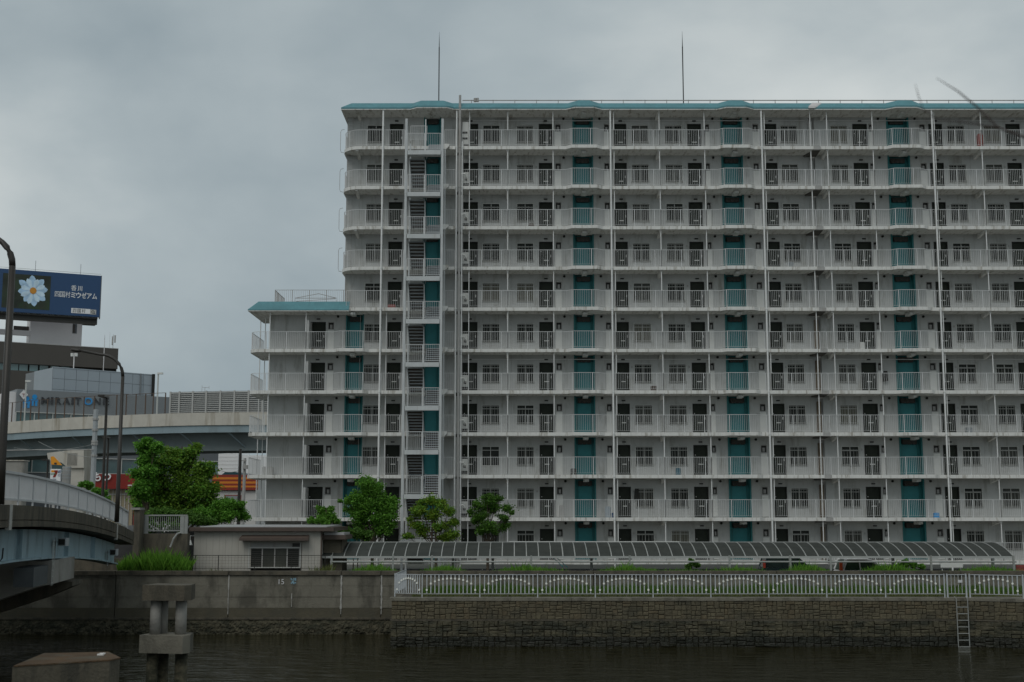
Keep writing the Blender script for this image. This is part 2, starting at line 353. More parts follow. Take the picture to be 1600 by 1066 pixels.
# painted marks on the wall
mk = [text('painted_mark', '15', 0.36, 'white_print', at(433, 913, YW_-0.05), (R(90), 0, 0), fw, ext=0.004, bold=-0.004)]
pz = MB(); cx, cz_ = at(459, 908, YW_).x, at(459, 908, YW_).z
for i in range(16):
    a = random.uniform(-.13, .13); c_ = random.uniform(-.12, .12); pz.box(cx+a-.03, cx+a+.03, YW_-0.022-0.0004*i, YW_-0.017, cz_+c_-.035, cz_+c_+.035)
mat('faded_blue_paint', (0.20, 0.33, 0.40), 0.8, var=0.3, scale=9)
ob('painted_patch', pz, 'faded_blue_paint', fw)

# stone quay (irregular ashlar) with coping, upper and lower courses
qx1 = 27.0
PZ = Z(935, YS) + 0.02                # promenade level
qy = thing('stone_quay', (10, YS, 0), 'grey brown ashlar stone quay wall under the railing', 'quay wall')
LEDGE = Z(968, YS)
XB = X(1516, 940, YS)
def yb_(x): return -0.42*max(0, x-XB)
def bent(x0, x1, y0, y1, z0, z1, name, m):
    """box along the quay that follows its bend"""
    for a, c in ((x0, min(x1, XB)), (max(x0, XB+0.004), x1)):
        if c > a: ob(name, MB().sweep([(a,y0+yb_(a),z0),(a,y1,z0),(a,y1,z1),(a,y0+yb_(a),z1)], [(c,y0+yb_(c),z0),(c,y1,z0),(c,y1,z1),(c,y0+yb_(c),z1)], True), m, qy)
bent(QX0+0.02, qx1, YS+0.06, YS+0.6, -0.6, PZ-0.132, 'wall_core', 'mortar'); bent(QX0+0.02, qx1, YS-0.06, YS+0.059, -0.6, LEDGE-0.052, 'wall_core', 'mortar')
ob('side_wall', MB().box(QX0-0.02, QX0+0.3, YS+0.62, YW_-0.02, -0.6, PZ-0.13), 'concrete_dark', qy)
n_ = 12
for i in range(n_): bent(QX0-0.1+(qx1-QX0)*i/n_+0.006, QX0-0.1+(qx1-QX0)*(i+1)/n_-0.006, YS-0.05, YS+0.75, PZ-0.13, PZ, 'coping', 'concrete')
bent(QX0-0.05, qx1, YS-0.14, YS+0.05, LEDGE-0.05, LEDGE, 'ledge', 'concrete_dark')
def split(x0, x1, z0, z1, amax, wmax, out_):
    w, h = x1-x0, z1-z0
    if w*h < amax*random.uniform(0.75, 1.35) and w < wmax and h < 0.36: out_.append((x0,x1,z0,z1)); return
    if w > h*1.5: s_ = x0+w*random.uniform(0.36, 0.64); split(x0,s_,z0,z1,amax,wmax,out_); split(s_,x1,z0,z1,amax,wmax,out_)
    else: s_ = z0+h*random.uniform(0.36, 0.64); split(x0,x1,z0,s_,amax,wmax,out_); split(x0,x1,s_,z1,amax,wmax,out_)
def stone(b_, x0, x1, z0, z1, y, proud, j):
    g_ = 0.007; x0 += g_; x1 -= g_; z0 += g_; z1 -= g_; k = 0.022
    J = lambda a: random.uniform(-a, a)
    p = [(x0+J(j),z0+J(j)),(x1+J(j),z0+J(j)),(x1+J(j),z1+J(j)),(x0+J(j),z1+J(j))]
    cxm, czm = (x0+x1)/2, (z0+z1)/2
    n = len(b_.v); back = y+0.1
    b_.v += [(a, back+yb_(a), c) for a, c in p]
    b_.v += [(a, y-proud+0.02+yb_(a), c) for a, c in p]
    b_.v += [(a+(cxm-a)/abs(cxm-a)*k*random.uniform(.6,1.5), y-proud+J(0.008)+yb_(a), c+(czm-c)/abs(czm-c)*k*random.uniform(.6,1.5)) for a, c in p]
    for i in range(4):
        q = (i+1)%4; b_.f += [(n+i,n+q,n+4+q,n+4+i),(n+4+i,n+4+q,n+8+q,n+8+i)]
    b_.f.append((n+8,n+9,n+10,n+11))
vis1 = X(1600, 950, YS)+0.3
up = []
a = QX0
while a < vis1: split(a, min(a+1.9, vis1), LEDGE, PZ-0.13, 0.072, 0.55, up); a += 1.9
up.sort(key=lambda r: -(r[1]-r[0])*(r[3]-r[2]))
for i, r_ in enumerate(up[:298]):
    b_ = MB(); stone(b_, *r_, YS, random.uniform(0.01, 0.035), 0.008); ob('stone', b_, 'stone%d' % random.randrange(4), qy)
rest = MB()
for r_ in up[298:]: stone(rest, *r_, YS, random.uniform(0.01, 0.035), 0.008)
low = []
a = vis1
while a < qx1: split(a, a+1.9, LEDGE, PZ-0.13, 0.1, 0.6, low); a += 1.9
for r_ in low: stone(rest, *r_, YS, 0.02, 0.008)
tag(ob('small_stones', rest, 'stone1', qy), kind='stuff')
for z0_, z1_, m_, nm_, lab_ in ((0.42, LEDGE-0.06, 'stone_wet', 'wet_stones', 'damp dark stones of the lower courses'), (-0.35, 0.42, 'algae_stone', 'algae_stones', 'algae blackened stones at the waterline')):
    low = []; a = QX0-0.03; rest = MB()
    while a < qx1: split(a, a+1.7, z0_, z1_, 0.09, 0.6, low); a += 1.7
    for r_ in low: stone(rest, *r_, YS-0.12, random.uniform(0.0, 0.05), 0.02)
    tag(ob(nm_, rest, m_, qy), lab_, kind='stuff')
tag(ob('promenade', MB().box(QX0+0.3, qx1, YS+0.6, YW_+0.02, 0.5, PZ-0.02), 'soil'), 'narrow promenade strip behind the quay railing', kind='structure')

# ------------------------------------------------------------------ promenade railing with arches of white reflectors
rl = thing('quay_railing', (10, YS+0.25, PZ), 'blue grey bar railing with arches of white reflectors along the quay', 'railing')
RH = Z(897, YS+0.25) - PZ
FY = YS+0.25
def rail_panel(p0, p1, n, arch=True, wbar=0.044):
    """panel between two posts: rails, bars, reflectors"""
    p0 = Vector(p0); p1 = Vector(p1); d = p1-p0; Lh = d.length; u = d/Lh; up_ = Vector((0,0,1)); nn = Vector((u.y, -u.x, 0)).normalized()
    a = p0+u*0.05; e_ = p1-u*0.05
    rails = ob('panel', MB().bar(a+up_*(RH-0.03), e_+up_*(RH-0.03), 0.03).bar(a+up_*0.16, e_+up_*0.16, 0.024), 'fence_blue_grey', rl)
    for i in range(n):
        tt = (i+1.15)/(n+1.3)
        p = p0+d*tt
        sub('bar', MB().bar(p+up_*0.17, p+up_*(RH-0.05), wbar*0.5, wbar), 'fence_blue_grey', rails)
        if arch:
            q = abs(2*i/(n-1)-1); zz = 0.33+(RH-0.20-0.33)*math.sqrt(max(0, 1-q**2.0))
            c_ = p+up_*zz+nn*(0.035)
            refl = MB().sweep([c_+u*0.050*math.cos(k*math.pi/4)+up_*0.050*math.sin(k*math.pi/4) for k in range(8)],
                       [c_+nn*0.02+u*0.044*math.cos(k*math.pi/4)+up_*0.044*math.sin(k*math.pi/4) for k in range(8)], True)
            sub('reflector', refl, 'reflector', rails)
def post(p, w=0.045, h=None):
    ob('post', MB().bar(Vector(p)+Vector((0,0,-0.0)), Vector(p)+Vector((0,0,(h or RH)+0.01)), w), 'fence_blue_grey', rl)
ppx = [659.7, 749.8, 840, 930, 1020.2, 1110.4, 1200.8, 1291.3, 1383.2, 1475.5]
pts = [(X(p, 915, FY), FY, PZ) for p in ppx]
corner = (X(617, 915, FY+0.55), FY+0.55, PZ)
for p in pts: post(p)
post(corner)
post((corner[0]+0.1, YW_-0.3, PZ))
rail_panel(corner, pts[0], 11); rail_panel((corner[0]+0.1, YW_-0.3, PZ), corner, 14)
for i in range(9): rail_panel(pts[i], pts[i+1], 13)
g0 = (X(1480, 915, FY), FY, PZ); g1 = (X(1509.5, 915, FY), FY, PZ); g2 = (X(1515, 915, FY), FY, PZ); g3 = (X(1586, 915, FY), FY+yb_(X(1586, 915, FY)), PZ)
for p in (g0, g1, g2, g3): post(p, 0.06)
rail_panel(g0, g1, 4, False, 0.022); rail_panel(g2, g3, 10); rail_panel(g3, (g3[0]+1.9, g3[1]-0.8, PZ), 9, False, 0.022)
post((g3[0]+1.9, g3[1]-0.8, PZ))
gp = at(1500, 908, FY-0.05); ob('gate_plate', MB().box(gp.x-0.1, gp.x+0.1, FY-0.07, FY-0.05, gp.z-0.07, gp.z+0.05), 'bridge_rail', rl)
# steel ladder down to the water
ld = thing('quay_ladder', (X(1503, 970, YS-.2), YS-0.25, 0), 'pale steel ladder running down the quay into the canal', 'ladder')
lx0, lx1 = X(1494.5, 950, YS-.25), X(1512, 950, YS-.25)
for x_ in (lx0, lx1): ob('stile', MB().tube([(x_, YS-0.05, PZ+0.05), (x_, YS-0.28, PZ-0.02), (x_, YS-0.28, -0.4)], 0.022, 6), 'pale_pipe', ld)
r0 = ob('rung', MB().tube([(lx0, YS-0.28, 1.72), (lx1, YS-0.28, 1.72)], 0.018, 6), 'pale_pipe', ld)
for k in range(1, 7): again(r0, ld, dz=-0.285*k)

# ------------------------------------------------------------------ apartment block
YF, YW = 81.4, 82.9                    # gallery edge, wall plane
FH = 2.7; Z0 = 2.68                    # storey height, underside of slab 0
ST = 0.22
apt = thing('apartment_building', (10, YF, GZ), 'eleven storey white gallery apartment block with teal doors and roof edge', 'apartment building')
def zs(k): return Z0+FH*k
xw = lambda px, py=395: X(px, py, YW)
xf = lambda px, py=395: X(px, py, YF)
XL_UP = X(532.5, 330, YF); XL_LOW = X(389, 525, YF)
X_S1 = xf(710.5); X_S2 = xf(721.2); XJ0 = xf(1277); XJ1 = xf(1288); XR = xf(1600)+4.0
doors = [(723.5,746.5), (842.3,863.4), (961.8,981), (1077.4,1099.2), (1199,1218.6), (1339,1362), (1459.4,1481), (1581.5,1604)]
wins = [(753.6,781), (807.2,834), (988.5,1016), (1041.5,1069), (1224.5,1251.5), (1303.5,1331), (1488.4,1516.5), (1546.2,1574)]
teals = [(896.3,927.3), (1131,1163.8), (1393.4,1427.5)]
meters = [(868,877.5), (945.3,954), (1105.5,1112.5), (1180.4,1190.2), (1364.7,1372), (1444.4,1454.6)]
vents = [881.5, 938.5, 1117.5, 1173.3, 1380, 1438]
ld_ = [(485.6,508.9)]; 
DX = [(xw(a), xw(b)) for a, b in doors]; WX = [(xw(a), xw(b)) for a, b in wins]; TX = [(xw(a), xw(b)) for a, b in teals]
MX = [(xw(a), xw(b)) for a, b in meters]; VX = [xw(a) for a in vents]
# left part
q = lambda a, py: X(a, py, YW)
LU_W = (q(571.5,330), q(600,330)); LU_D = (q(607.5,330), q(629,330)); ST_T = (q(662,330), q(688,330))
LL_D = (q(485.6,525), q(508.9,525)); LL_M = (q(512,525), q(522,525)); LL_T = (q(540.8,525), q(567.8,525))
XWALL_UP = q(541, 330); XWALL_LOW = q(421.5, 525)
DOOR_H, WIN0, WIN1, TEAL_D = 1.97, 0.60, 1.90, 0.42
def wall_run(x0, x1, holes, name='wall', matn='wall_paint'):
    """storey-high wall run with real openings; holes = (xa, xb, za, zb) above slab top"""
    b_ = MB(); H = FH-ST; y0, y1 = YW, YW+0.25
    xs = x0
    for (a, c, za, zb) in sorted(holes):
        if a > xs+1e-4: b_.box(xs, a, y0, y1, 0, H)
        if za > 0.01: b_.box(a, c, y0, y1, 0, za)
        if zb < H-0.01: b_.box(a, c, y0, y1, zb, H)
        xs = c
    if x1 > xs: b_.box(xs, x1, y0, y1, 0, H)
    return b_
H = FH-ST
hD = lambda d: (d[0], d[1], 0.0, DOOR_H)
hW = lambda w: (w[0], w[1], WIN0, WIN1)
hT = lambda w: (w[0], w[1], 0.0, H)
hM = lambda w: (w[0], w[1], 1.46, 1.98)
runs = [
    ('main', q(694,395), XJ0+0.05, [hD(d) for d in DX[:5]]+[hW(w) for w in WX[:5]]+[hT(w) for w in TX[:2]]+[hM(w) for w in MX[:4]], range(0, 11)),
    ('east', XJ1-0.05, XR, [hD(d) for d in DX[5:]]+[hW(w) for w in WX[5:]]+[hT(TX[2])]+[hM(w) for w in MX[4:]], range(0, 11)),
    ('west_up', XWALL_UP, q(694,395), [hD(LU_D), hW(LU_W), hT(ST_T)], range(6, 11)),
    ('west_low', XWALL_LOW, q(694,395), [hD(LL_D), hM(LL_M), hT(LL_T), hD(LU_D), hW(LU_W), hT(ST_T)], range(0, 6)),
]
for nm, a, c, hs, ks in runs:
    full = sorted(h for h in hs if h[3]-h[2] > H-0.05); ends = [a]+[e_ for h in full for e_ in h[:2]]+[c]
    for wa, wc in zip(ends[::2], ends[1::2]):                # stretches between the full-height recesses
        src = None
        for k in ks:
            if src is None: src = ob('wall', wall_run(wa, wc, [h for h in hs if h not in full and wa < h[0] < wc]), 'wall_paint', apt); src.location.z = zs(k)+ST; base = k
            else: again(src, apt, dz=FH*(k-base))
# thin vertical joints between wall panels (shadow gaps read as fine lines)
gap = None
for k in range(0, 11):
    b_ = MB()
# inner body closing the volume behind the walls
ob('core', MB().box(XWALL_UP+0.1, XR-0.1, YW+0.95, YW+11, Z0, zs(11)).box(XWALL_LOW+0.1, XWALL_UP+0.1, YW+0.95, YW+5.2, Z0, zs(6)), 'soffit_dark', apt)
ob('end_wall', MB().box(XWALL_UP, XWALL_UP+0.1, YW+0.25, YW+11, zs(6)+ST, zs(11)), 'wall_paint', apt)
ob('end_wall', MB().box(XWALL_LOW, XWALL_LOW+0.1, YW+0.25, YW+5.2, Z0, zs(6)), 'wall_paint', apt)
ob('end_wall', MB().box(XR-0.1, XR+0.05, YW+0.25, YW+11, Z0, zs(11)), 'wall_paint', apt)

# prototypes of door, window, teal recess, meter hatch
def proto_door(w):
    b_ = MB().box(0.05, w-0.05, YW+0.10, YW+0.15, 0.04, DOOR_H-0.05)
    d = ob('door', b_, 'door_green', apt)
    sub('door_frame', MB().box(0, 0.05, YW-0.02, YW+0.16, 0, DOOR_H).box(w-0.05, w, YW-0.02, YW+0.16, 0, DOOR_H).box(0.05, w-0.05, YW-0.02, YW+0.16, DOOR_H-0.05, DOOR_H).box(0.05,w-0.05,YW-0.01,YW+0.16,0,0.03), 'dark_metal', d)
    sub('letter_slot', MB().box(w*0.36, w*0.70, YW+0.075, YW+0.10, 0.70, 0.76), 'plate', d)
    sub('door_handle', MB().box(w*0.84, w*0.90, YW+0.04, YW+0.10, 0.94, 1.10).box(w*0.12, w*0.17, YW+0.08, YW+0.10, 1.30, 1.36), 'plate', d)
    return d
mat('pane_curtain', (0.13, 0.125, 0.095), 0.5, var=0.2, scale=2.0)
mat('pane_mid', (0.050, 0.052, 0.042), 0.45, var=0.3, scale=1.2)
def proto_win(w, variant=0, glass='frosted_glass'):
    h0, h1 = WIN0, WIN1
    d = ob('window', MB().box(0, 0.045, YW-0.03, YW+0.12, h0, h1).box(w-0.045, w, YW-0.03, YW+0.12, h0, h1).box(0.045, w-0.045, YW-0.03, YW+0.12, h1-0.045, h1).box(0.045, w-0.045, YW-0.04, YW+0.12, h0, h0+0.05)
           .box(w/2-0.02, w/2+0.02, YW+0.03, YW+0.09, h0+0.05, h1-0.045).box(0.045, w-0.045, YW+0.04, YW+0.09, h0+1.02, h0+1.055), 'aluminium', apt)
    sub('pane', MB().box(0.045, w/2-0.02, YW+0.06, YW+0.075, h0+0.05, h1-0.045), glass, d)
    sub('pane', MB().box(w/2+0.02, w-0.045, YW+0.07, YW+0.085, h0+0.05, h1-0.045), glass, d)
    if variant != 2:
        b_ = MB(); n = 6 if variant == 0 else 5
        z1 = h1-0.02 if variant == 0 else h1-0.22
        for i in range(n):
            x_ = 0.06+(w-0.12)*(i+0.5)/n; b_.box(x_-0.009, x_+0.009, YW-0.075, YW-0.055, h0+0.04, z1)
        b_.box(0.0, w, YW-0.08, YW-0.05, h0+0.10, h0+0.13).box(0.0, w, YW-0.08, YW-0.05, z1-0.10, z1-0.07).box(0.0, w, YW-0.08, YW-0.05, h0+0.03, h0+0.05)
        sub('grille', b_, 'grille_metal', d)
    return d
def proto_teal(w):
    d = ob('stair_door', MB().box(0.21, w-0.21, YW+TEAL_D-0.07, YW+TEAL_D-0.01, 0, 2.0), 'teal_paint', apt)
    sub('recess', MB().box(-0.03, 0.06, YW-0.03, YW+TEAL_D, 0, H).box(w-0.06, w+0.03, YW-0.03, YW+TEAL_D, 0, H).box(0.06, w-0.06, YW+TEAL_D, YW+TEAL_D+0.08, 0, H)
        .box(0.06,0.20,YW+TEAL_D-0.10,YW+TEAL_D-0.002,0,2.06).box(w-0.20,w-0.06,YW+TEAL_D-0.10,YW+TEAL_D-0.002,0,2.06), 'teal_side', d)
    b_ = MB().box(0.22, w-0.22, YW+TEAL_D-0.16, YW+TEAL_D-0.02, 2.07, 2.36)
    for i in range(3): b_.box(0.26+i*0.28, 0.26+i*0.28+0.2, YW+TEAL_D-0.19, YW+TEAL_D-0.15, 2.02, 2.22)
    sub('meter_rack', b_, 'louver_dark', d)
    return d
def proto_meter(w):
    d = ob('meter_hatch', MB().box(0, 0.035, YW-0.02, YW+0.2, 1.46, 1.98).box(w-0.035, w, YW-0.02, YW+0.2, 1.46, 1.98).box(0.035, w-0.035, YW-0.02, YW+0.2, 1.94, 1.98).box(0.035, w-0.035, YW-0.02, YW+0.2, 1.46, 1.50), 'end_panel', apt)
    sub('backing', MB().box(0.035, w-0.035, YW+0.19, YW+0.24, 1.50, 1.94), 'louver_dark', d)
    sub('gas_meter', MB().bbox(w*0.3, w*0.72, YW+0.08, YW+0.18, 1.54, 1.80, 0.02), 'pipe_grey', d)
    sub('pipe_cupboard_door', MB().box(0.0, w, YW-0.035, YW-0.001, 0.05, 1.42), 'white_plastic', d)
    return d
rnd = random.Random(21)
def place(proto, x, k):
    o = again(proto, apt); o.location = (x, 0, zs(k)+ST); return o
PD = proto_door(DX[1][1]-DX[1][0]); PW = [proto_win(WX[0][1]-WX[0][0], v, g_) for v, g_ in ((0,'frosted_glass'), (1,'frosted_glass'), (2,'frosted_glass'), (0,'pane_mid'), (1,'pane_mid'), (0,'pane_curtain'), (1,'pane_curtain'))]
PT = proto_teal(TX[0][1]-TX[0][0]); PMt = proto_meter(MX[0][1]-MX[0][0])
for p in [PD, PT, PMt]+PW: p['proto'] = 1
def fit(o, w, w0): o.scale.x = w/w0; return o
dw, ww, tw, mw = DX[1][1]-DX[1][0], WX[0][1]-WX[0][0], TX[0][1]-TX[0][0], MX[0][1]-MX[0][0]
# dark gap behind each hatch / small things above doors
PV = ob('vent_cap', MB().disc_y(0, YW-0.06, YW+0.01, 2.33, 0.085, 10), 'dark_metal', apt)
PL = ob('door_lamp', MB().bbox(0, 0.24, YW-0.10, YW+0.01, 2.13, 2.20, 0.02), 'dark_metal', apt)
PI = ob('intercom', MB().box(0, 0.09, YW-0.04, YW+0.005, 1.62, 1.74), 'pipe_grey', apt)
PCL = ob('ceiling_lamp', MB().sweep([(-0.16, YF+0.22, H-0.03),(0.16, YF+0.22, H-0.03),(0.16, YF+0.22, H-0.20),(-0.16, YF+0.22, H-0.20)], [(-0.16, YF+1.05, H-0.03),(0.16, YF+1.05, H-0.03),(0.16, YF+1.05, H-0.22),(-0.16, YF+1.05, H-0.22)], True).disc_y(-0.05, YF+0.14, YF+0.22, H-0.14, 0.09, 8), 'white_plastic', apt)
PBK = ob('beam_bracket', MB().sweep([(-0.09, YF+0.12, H-0.002),(0.09, YF+0.12, H-0.002),(0.09, YF+0.12, H-0.09),(-0.09, YF+0.12, H-0.09)], [(-0.09, YW-0.01, H-0.002),(0.09, YW-0.01, H-0.002),(0.09, YW-0.01, H-0.30),(-0.09, YW-0.01, H-0.30)], True), 'slab_paint', apt)
for k in range(0, 11):
    for i, d in enumerate(DX+[LU_D]+([LL_D] if k <= 5 else [])):
        fit(place(PD, d[0], k), d[1]-d[0], dw); place(PL, (d[0]+d[1])/2-0.12, k)
        if i < 8: place(PI, d[1]+0.12 if i in (0,2,4,6) else d[0]-0.22, k)
    for w in WX+[LU_W]:
        v = rnd.choice([0,0,0,0,1,1,1,3,3,4,5])
        if k == 2 and w is WX[0]: v = 2
        fit(place(PW[v], w[0], k), w[1]-w[0], ww)
    for w in TX+[ST_T]+([LL_T] if k <= 5 else []):
        fit(place(PT, w[0], k), w[1]-w[0], tw)
        if w is not ST_T: place(PCL, (w[0]+w[1])/2, k)
    for w in MX+([LL_M] if k <= 5 else []): fit(place(PMt, w[0], k), w[1]-w[0], mw)
    for v in VX+([LL_T[0]-0.55] if k <= 5 else []): place(PV, v, k)
for p in [PD, PT, PMt, PV, PL, PI, PCL]+PW:                        # the patterns themselves are not needed any more
    for c_ in list(p.children): bpy.data.objects.remove(c_)
    bpy.data.objects.remove(p)

# slabs with bays and rounded corners
BUMP = 0.36
def front_path(x0, x1, bumps):
    pts = [(x0, YF)]
    for a, c in bumps:
        if c < x0 or a > x1: continue
        pts += [(a-0.62, YF), (a-0.25, YF-BUMP), (c+0.25, YF-BUMP), (c+0.62, YF)]
    return pts+[(x1, YF)]
bump_main = [(t_[0]+0.08, t_[1]-0.08) for t_ in TX]; bump_left = [(LL_T[0]+0.05, LL_T[1]-0.05)]
def round_corner(x0, r, depth, n=7):
    return [(x0, YF+depth)]+[(x0+r-r*math.cos(a), YF+r-r*math.sin(a)) for a in [math.pi/2*i/n for i in range(n+1)]]
def slab(path, back, name='floor_slab', mt='slab_paint'):
    pts = path+[(path[-1][0], back), (path[0][0], back)]
    b_ = MB().prism(pts, 0, ST-0.03)
    # raised kerb along the edge
    return b_
RC = 1.25
pm = front_path(X_S2, XJ0, bump_main[:2]); pe = front_path(XJ1, XR, bump_main[2:])
pu = round_corner(XL_UP, RC, 7.0)[:]+[(X_S1, YF)]
plow = round_corner(XL_LOW, 0.75, 4.6)[:-1]+front_path(XL_LOW+0.75, X_S1, bump_left)
def slabmesh(path, back):
    pts = path+[(path[-1][0], back), (path[0][0], back)] if path[0][1] < YF+0.01 else path+[(path[-1][0], back), (path[0][0]+1.6, back), (path[0][0]+1.6, path[0][1])]
    return MB().prism(pts, 0, ST)
def kerbrail(path, H0=1.12, step=0.118, postn=11, inset=0.07, skip=None):
    """railing following a plan path; one mesh of rails, posts and bars (bars are about a pixel wide)"""
    b_ = MB(); z = ST
    P = [Vector((p[0], p[1], 0)) for p in path]
    c_ = []
    for i, p in enumerate(P):                       # push inwards
        d0 = (P[i]-P[i-1]).normalized() if i else (P[1]-P[0]).normalized(); d1 = (P[i+1]-P[i]).normalized() if i < len(P)-1 else d0
        n_ = Vector((-(d0+d1).y, (d0+d1).x, 0)).normalized(); c_.append(p+n_*inset)
    acc = 0; cnt = 0
    for i in range(len(c_)-1):
        a, d = c_[i], c_[i+1]; Lg = (d-a).length; u = (d-a)/Lg
        b_.bar(a+Vector((0,0,z+H0)), d+Vector((0,0,z+H0)), 0.026); b_.bar(a+Vector((0,0,z+0.10)), d+Vector((0,0,z+0.10)), 0.014)
        s_ = step-acc
        while s_ < Lg:
            p = a+u*s_; cnt += 1; w = 0.022 if cnt % postn == 0 else 0.0066
            zb = z-0.0 if cnt % postn == 0 else z+0.10
            n0 = len(b_.v)
            b_.v += [(p.x-w,p.y-w,zb),(p.x+w,p.y-w,zb),(p.x+w,p.y+w,zb),(p.x-w,p.y+w,zb),(p.x-w,p.y-w,z+H0),(p.x+w,p.y-w,z+H0),(p.x+w,p.y+w,z+H0),(p.x-w,p.y+w,z+H0)]
            b_.f += [(n0,n0+1,n0+5,n0+4),(n0+1,n0+2,n0+6,n0+5),(n0+2,n0+3,n0+7,n0+6),(n0+3,n0,n0+4,n0+7)]
            s_ += step
        acc = (Lg-(s_-step))
    for p in (c_[0], c_[-1]): b_.bar(p+Vector((0,0,z)), p+Vector((0,0,z+H0)), 0.026)
    return b_
def each_floor(proto, ks, k0): 
    for k in ks:
        if k != k0: again(proto, apt, dz=FH*(k-k0))
def cut(path, xa, xb):
    """the stretch of a path between two x positions"""
    r = []
    for i, p in enumerate(path):
        if i:
            a = path[i-1]
            for xc in (xa, xb):
                if a[0] < xc < p[0]:
                    t_ = (xc-a[0])/(p[0]-a[0]); r.append((xc, a[1]+(p[1]-a[1])*t_))
        if xa <= p[0] <= xb: r.append(p)
    return r
poles = [xf(732.8), xf(793.3), xf(865), xf(961.3), xf(1033.5), xf(1105), xf(1200.4), xf(1273), xf(1299.5), xf(1371.7), xf(1470.2), xf(1543.9)]
drains = [xf(955.6), xf(1194.7), xf(1465)]
XT0, XT1 = X(631, 330, 78.0), X(693, 330, 78.0)          # stair tower, front
for path, ks, cuts in ((pm, range(0, 11), [X_S2, poles[1], poles[2], poles[3], poles[4], poles[5], poles[6], XJ0]),
                       (pe, range(0, 11), [XJ1, poles[9], poles[10], poles[11], XR])):
    s_ = ob('floor_slab', slabmesh(path, YW+0.3), 'slab_paint', apt); s_.location.z = zs(ks[0]); each_floor(s_, ks, ks[0])
    for a, c in zip(cuts[:-1], cuts[1:]):
        r_ = ob('railing', kerbrail(cut(path, a, c)), 'rail_paint', apt); r_.location.z = zs(ks[0]); each_floor(r_, ks, ks[0])
sbu = ob('floor_slab', slabmesh(pu, YW+0.3), 'slab_paint', apt); sbu.location.z = zs(7); each_floor(sbu, range(7, 11), 7)
sbl = ob('floor_slab', slabmesh(plow, YW+0.3), 'slab_paint', apt); sbl.location.z = zs(0); each_floor(sbl, range(0, 6), 0)
ob('floor_slab', MB().box(X(541,470,YF), X_S1, YF, YW+0.3, zs(6), zs(6)+ST), 'slab_paint', apt)
tl = X(631, 395, YF)-0.02; tr_ = X(693.5, 395, YF)
arcU = [p for p in pu if p[1] < YF+6.9]
r_ = ob('railing', kerbrail([(XL_UP, YF+6.8)]+round_corner(XL_UP, RC, 7.0)[1:]+[(poles[0]*0+X(597,330,YF), YF)]), 'rail_paint', apt); r_.location.z = zs(7); each_floor(r_, range(7, 11), 7)
r_ = ob('railing', kerbrail([(X(597,330,YF), YF), (tl, YF)]), 'rail_paint', apt); r_.location.z = zs(0); each_floor(r_, range(0, 11), 0)
r_ = ob('railing', kerbrail([(tr_, YF), (X_S1, YF)]), 'rail_paint', apt); r_.location.z = zs(0); each_floor(r_, range(0, 11), 0)
ob('railing', kerbrail([(X(541,470,YF), YF), (X(597,470,YF), YF)]), 'rail_paint', apt).location.z = zs(6)
cl = cut(plow[8:], XL_LOW+0.75, X(597,525,YF))
r_ = ob('railing', kerbrail([(XL_LOW, YF+4.5)]+round_corner(XL_LOW, 0.75, 4.6)[1:]+[(X(477.5,525,YF), YF)]), 'rail_paint', apt); r_.location.z = zs(0); each_floor(r_, range(0, 6), 0)
r_ = ob('railing', kerbrail(cut(front_path(XL_LOW+0.75, X_S1, bump_left), X(477.5,525,YF), X(597,525,YF))), 'rail_paint', apt); r_.location.z = zs(0); each_floor(r_, range(0, 6), 0)
# slim posts storey by storey and long rain pipes
pp = ob('post', MB().tube([(0, YF+0.16, ST), (0, YF+0.16, FH)], 0.032, 6), 'post_white', apt); pp.location = (poles[0], 0, zs(0))
for k in range(0, 11):
    for i, x_ in enumerate(poles):
        if not (k == 0 and i == 0): o = again(pp, apt); o.location = (x_, 0, zs(k))
    if k <= 5:
        for px_, dy in ((421.4, 0), (477.7, 0), (603.5, 0.2), (407, 3.6), (414.5, 1.6)):
            o = again(pp, apt); o.location = (X(px_, 525, YF+0.16+dy), dy, zs(k))
    for x_ in (poles[1], poles[4], poles[8], poles[11]):
        o = again(PBK, apt); o.location = (x_-0.02, 0, zs(k)+ST)
o = None
for k in range(7, 11):
    o = again(PBK, apt); o.location = (X(556, 330, YF), 0, zs(k)+ST)
bpy.data.objects.remove(PBK)
def rain_pipe(x, z0, z1, r=0.055, y=YF-0.07, m='post_white'):
    b_ = MB().tube([(x, y, z0), (x, y, z1)], r, 8)
    for k in range(12):
        zc = zs(k)+0.12
        if z0 < zc < z1: b_.tube([(x, y, zc-0.05), (x, y, zc+0.05)], r+0.02, 8)
    ob('rain_pipe', b_, m, apt)
for x_ in drains: rain_pipe(x_, GZ, zs(11)-0.05)
rain_pipe(X(597, 330, YF), GZ, zs(11)-0.05, 0.062)
rain_pipe(xf(712.6), GZ, zs(11)-0.1, 0.05); rain_pipe(xf(717.6), GZ, zs(11)+0.95, 0.085, YF-0.12, 'pipe_grey'); rain_pipe(xf(721.5), GZ, zs(10)+0.5, 0.035, YF-0.1)
# conduits below the ceiling on two storeys
for k in (10, 4):
    ob('conduit', MB().tube([(X_S2+0.2, YW-0.06, zs(k)+2.18+ST), (XJ0-0.2, YW-0.06, zs(k)+2.18+ST)], 0.025, 6), 'rail_paint', apt)
    ob('conduit', MB().tube([(XJ1+0.2, YW-0.06, zs(k)+2.18+ST), (XR-0.2, YW-0.06, zs(k)+2.18+ST)], 0.025, 6), 'rail_paint', apt)
mat('joint_brown', (0.15, 0.115, 0.08), 0.85, var=0.3, scale=3, stain=(0.30, 0.27, 0.22), stain_amt=0.6)
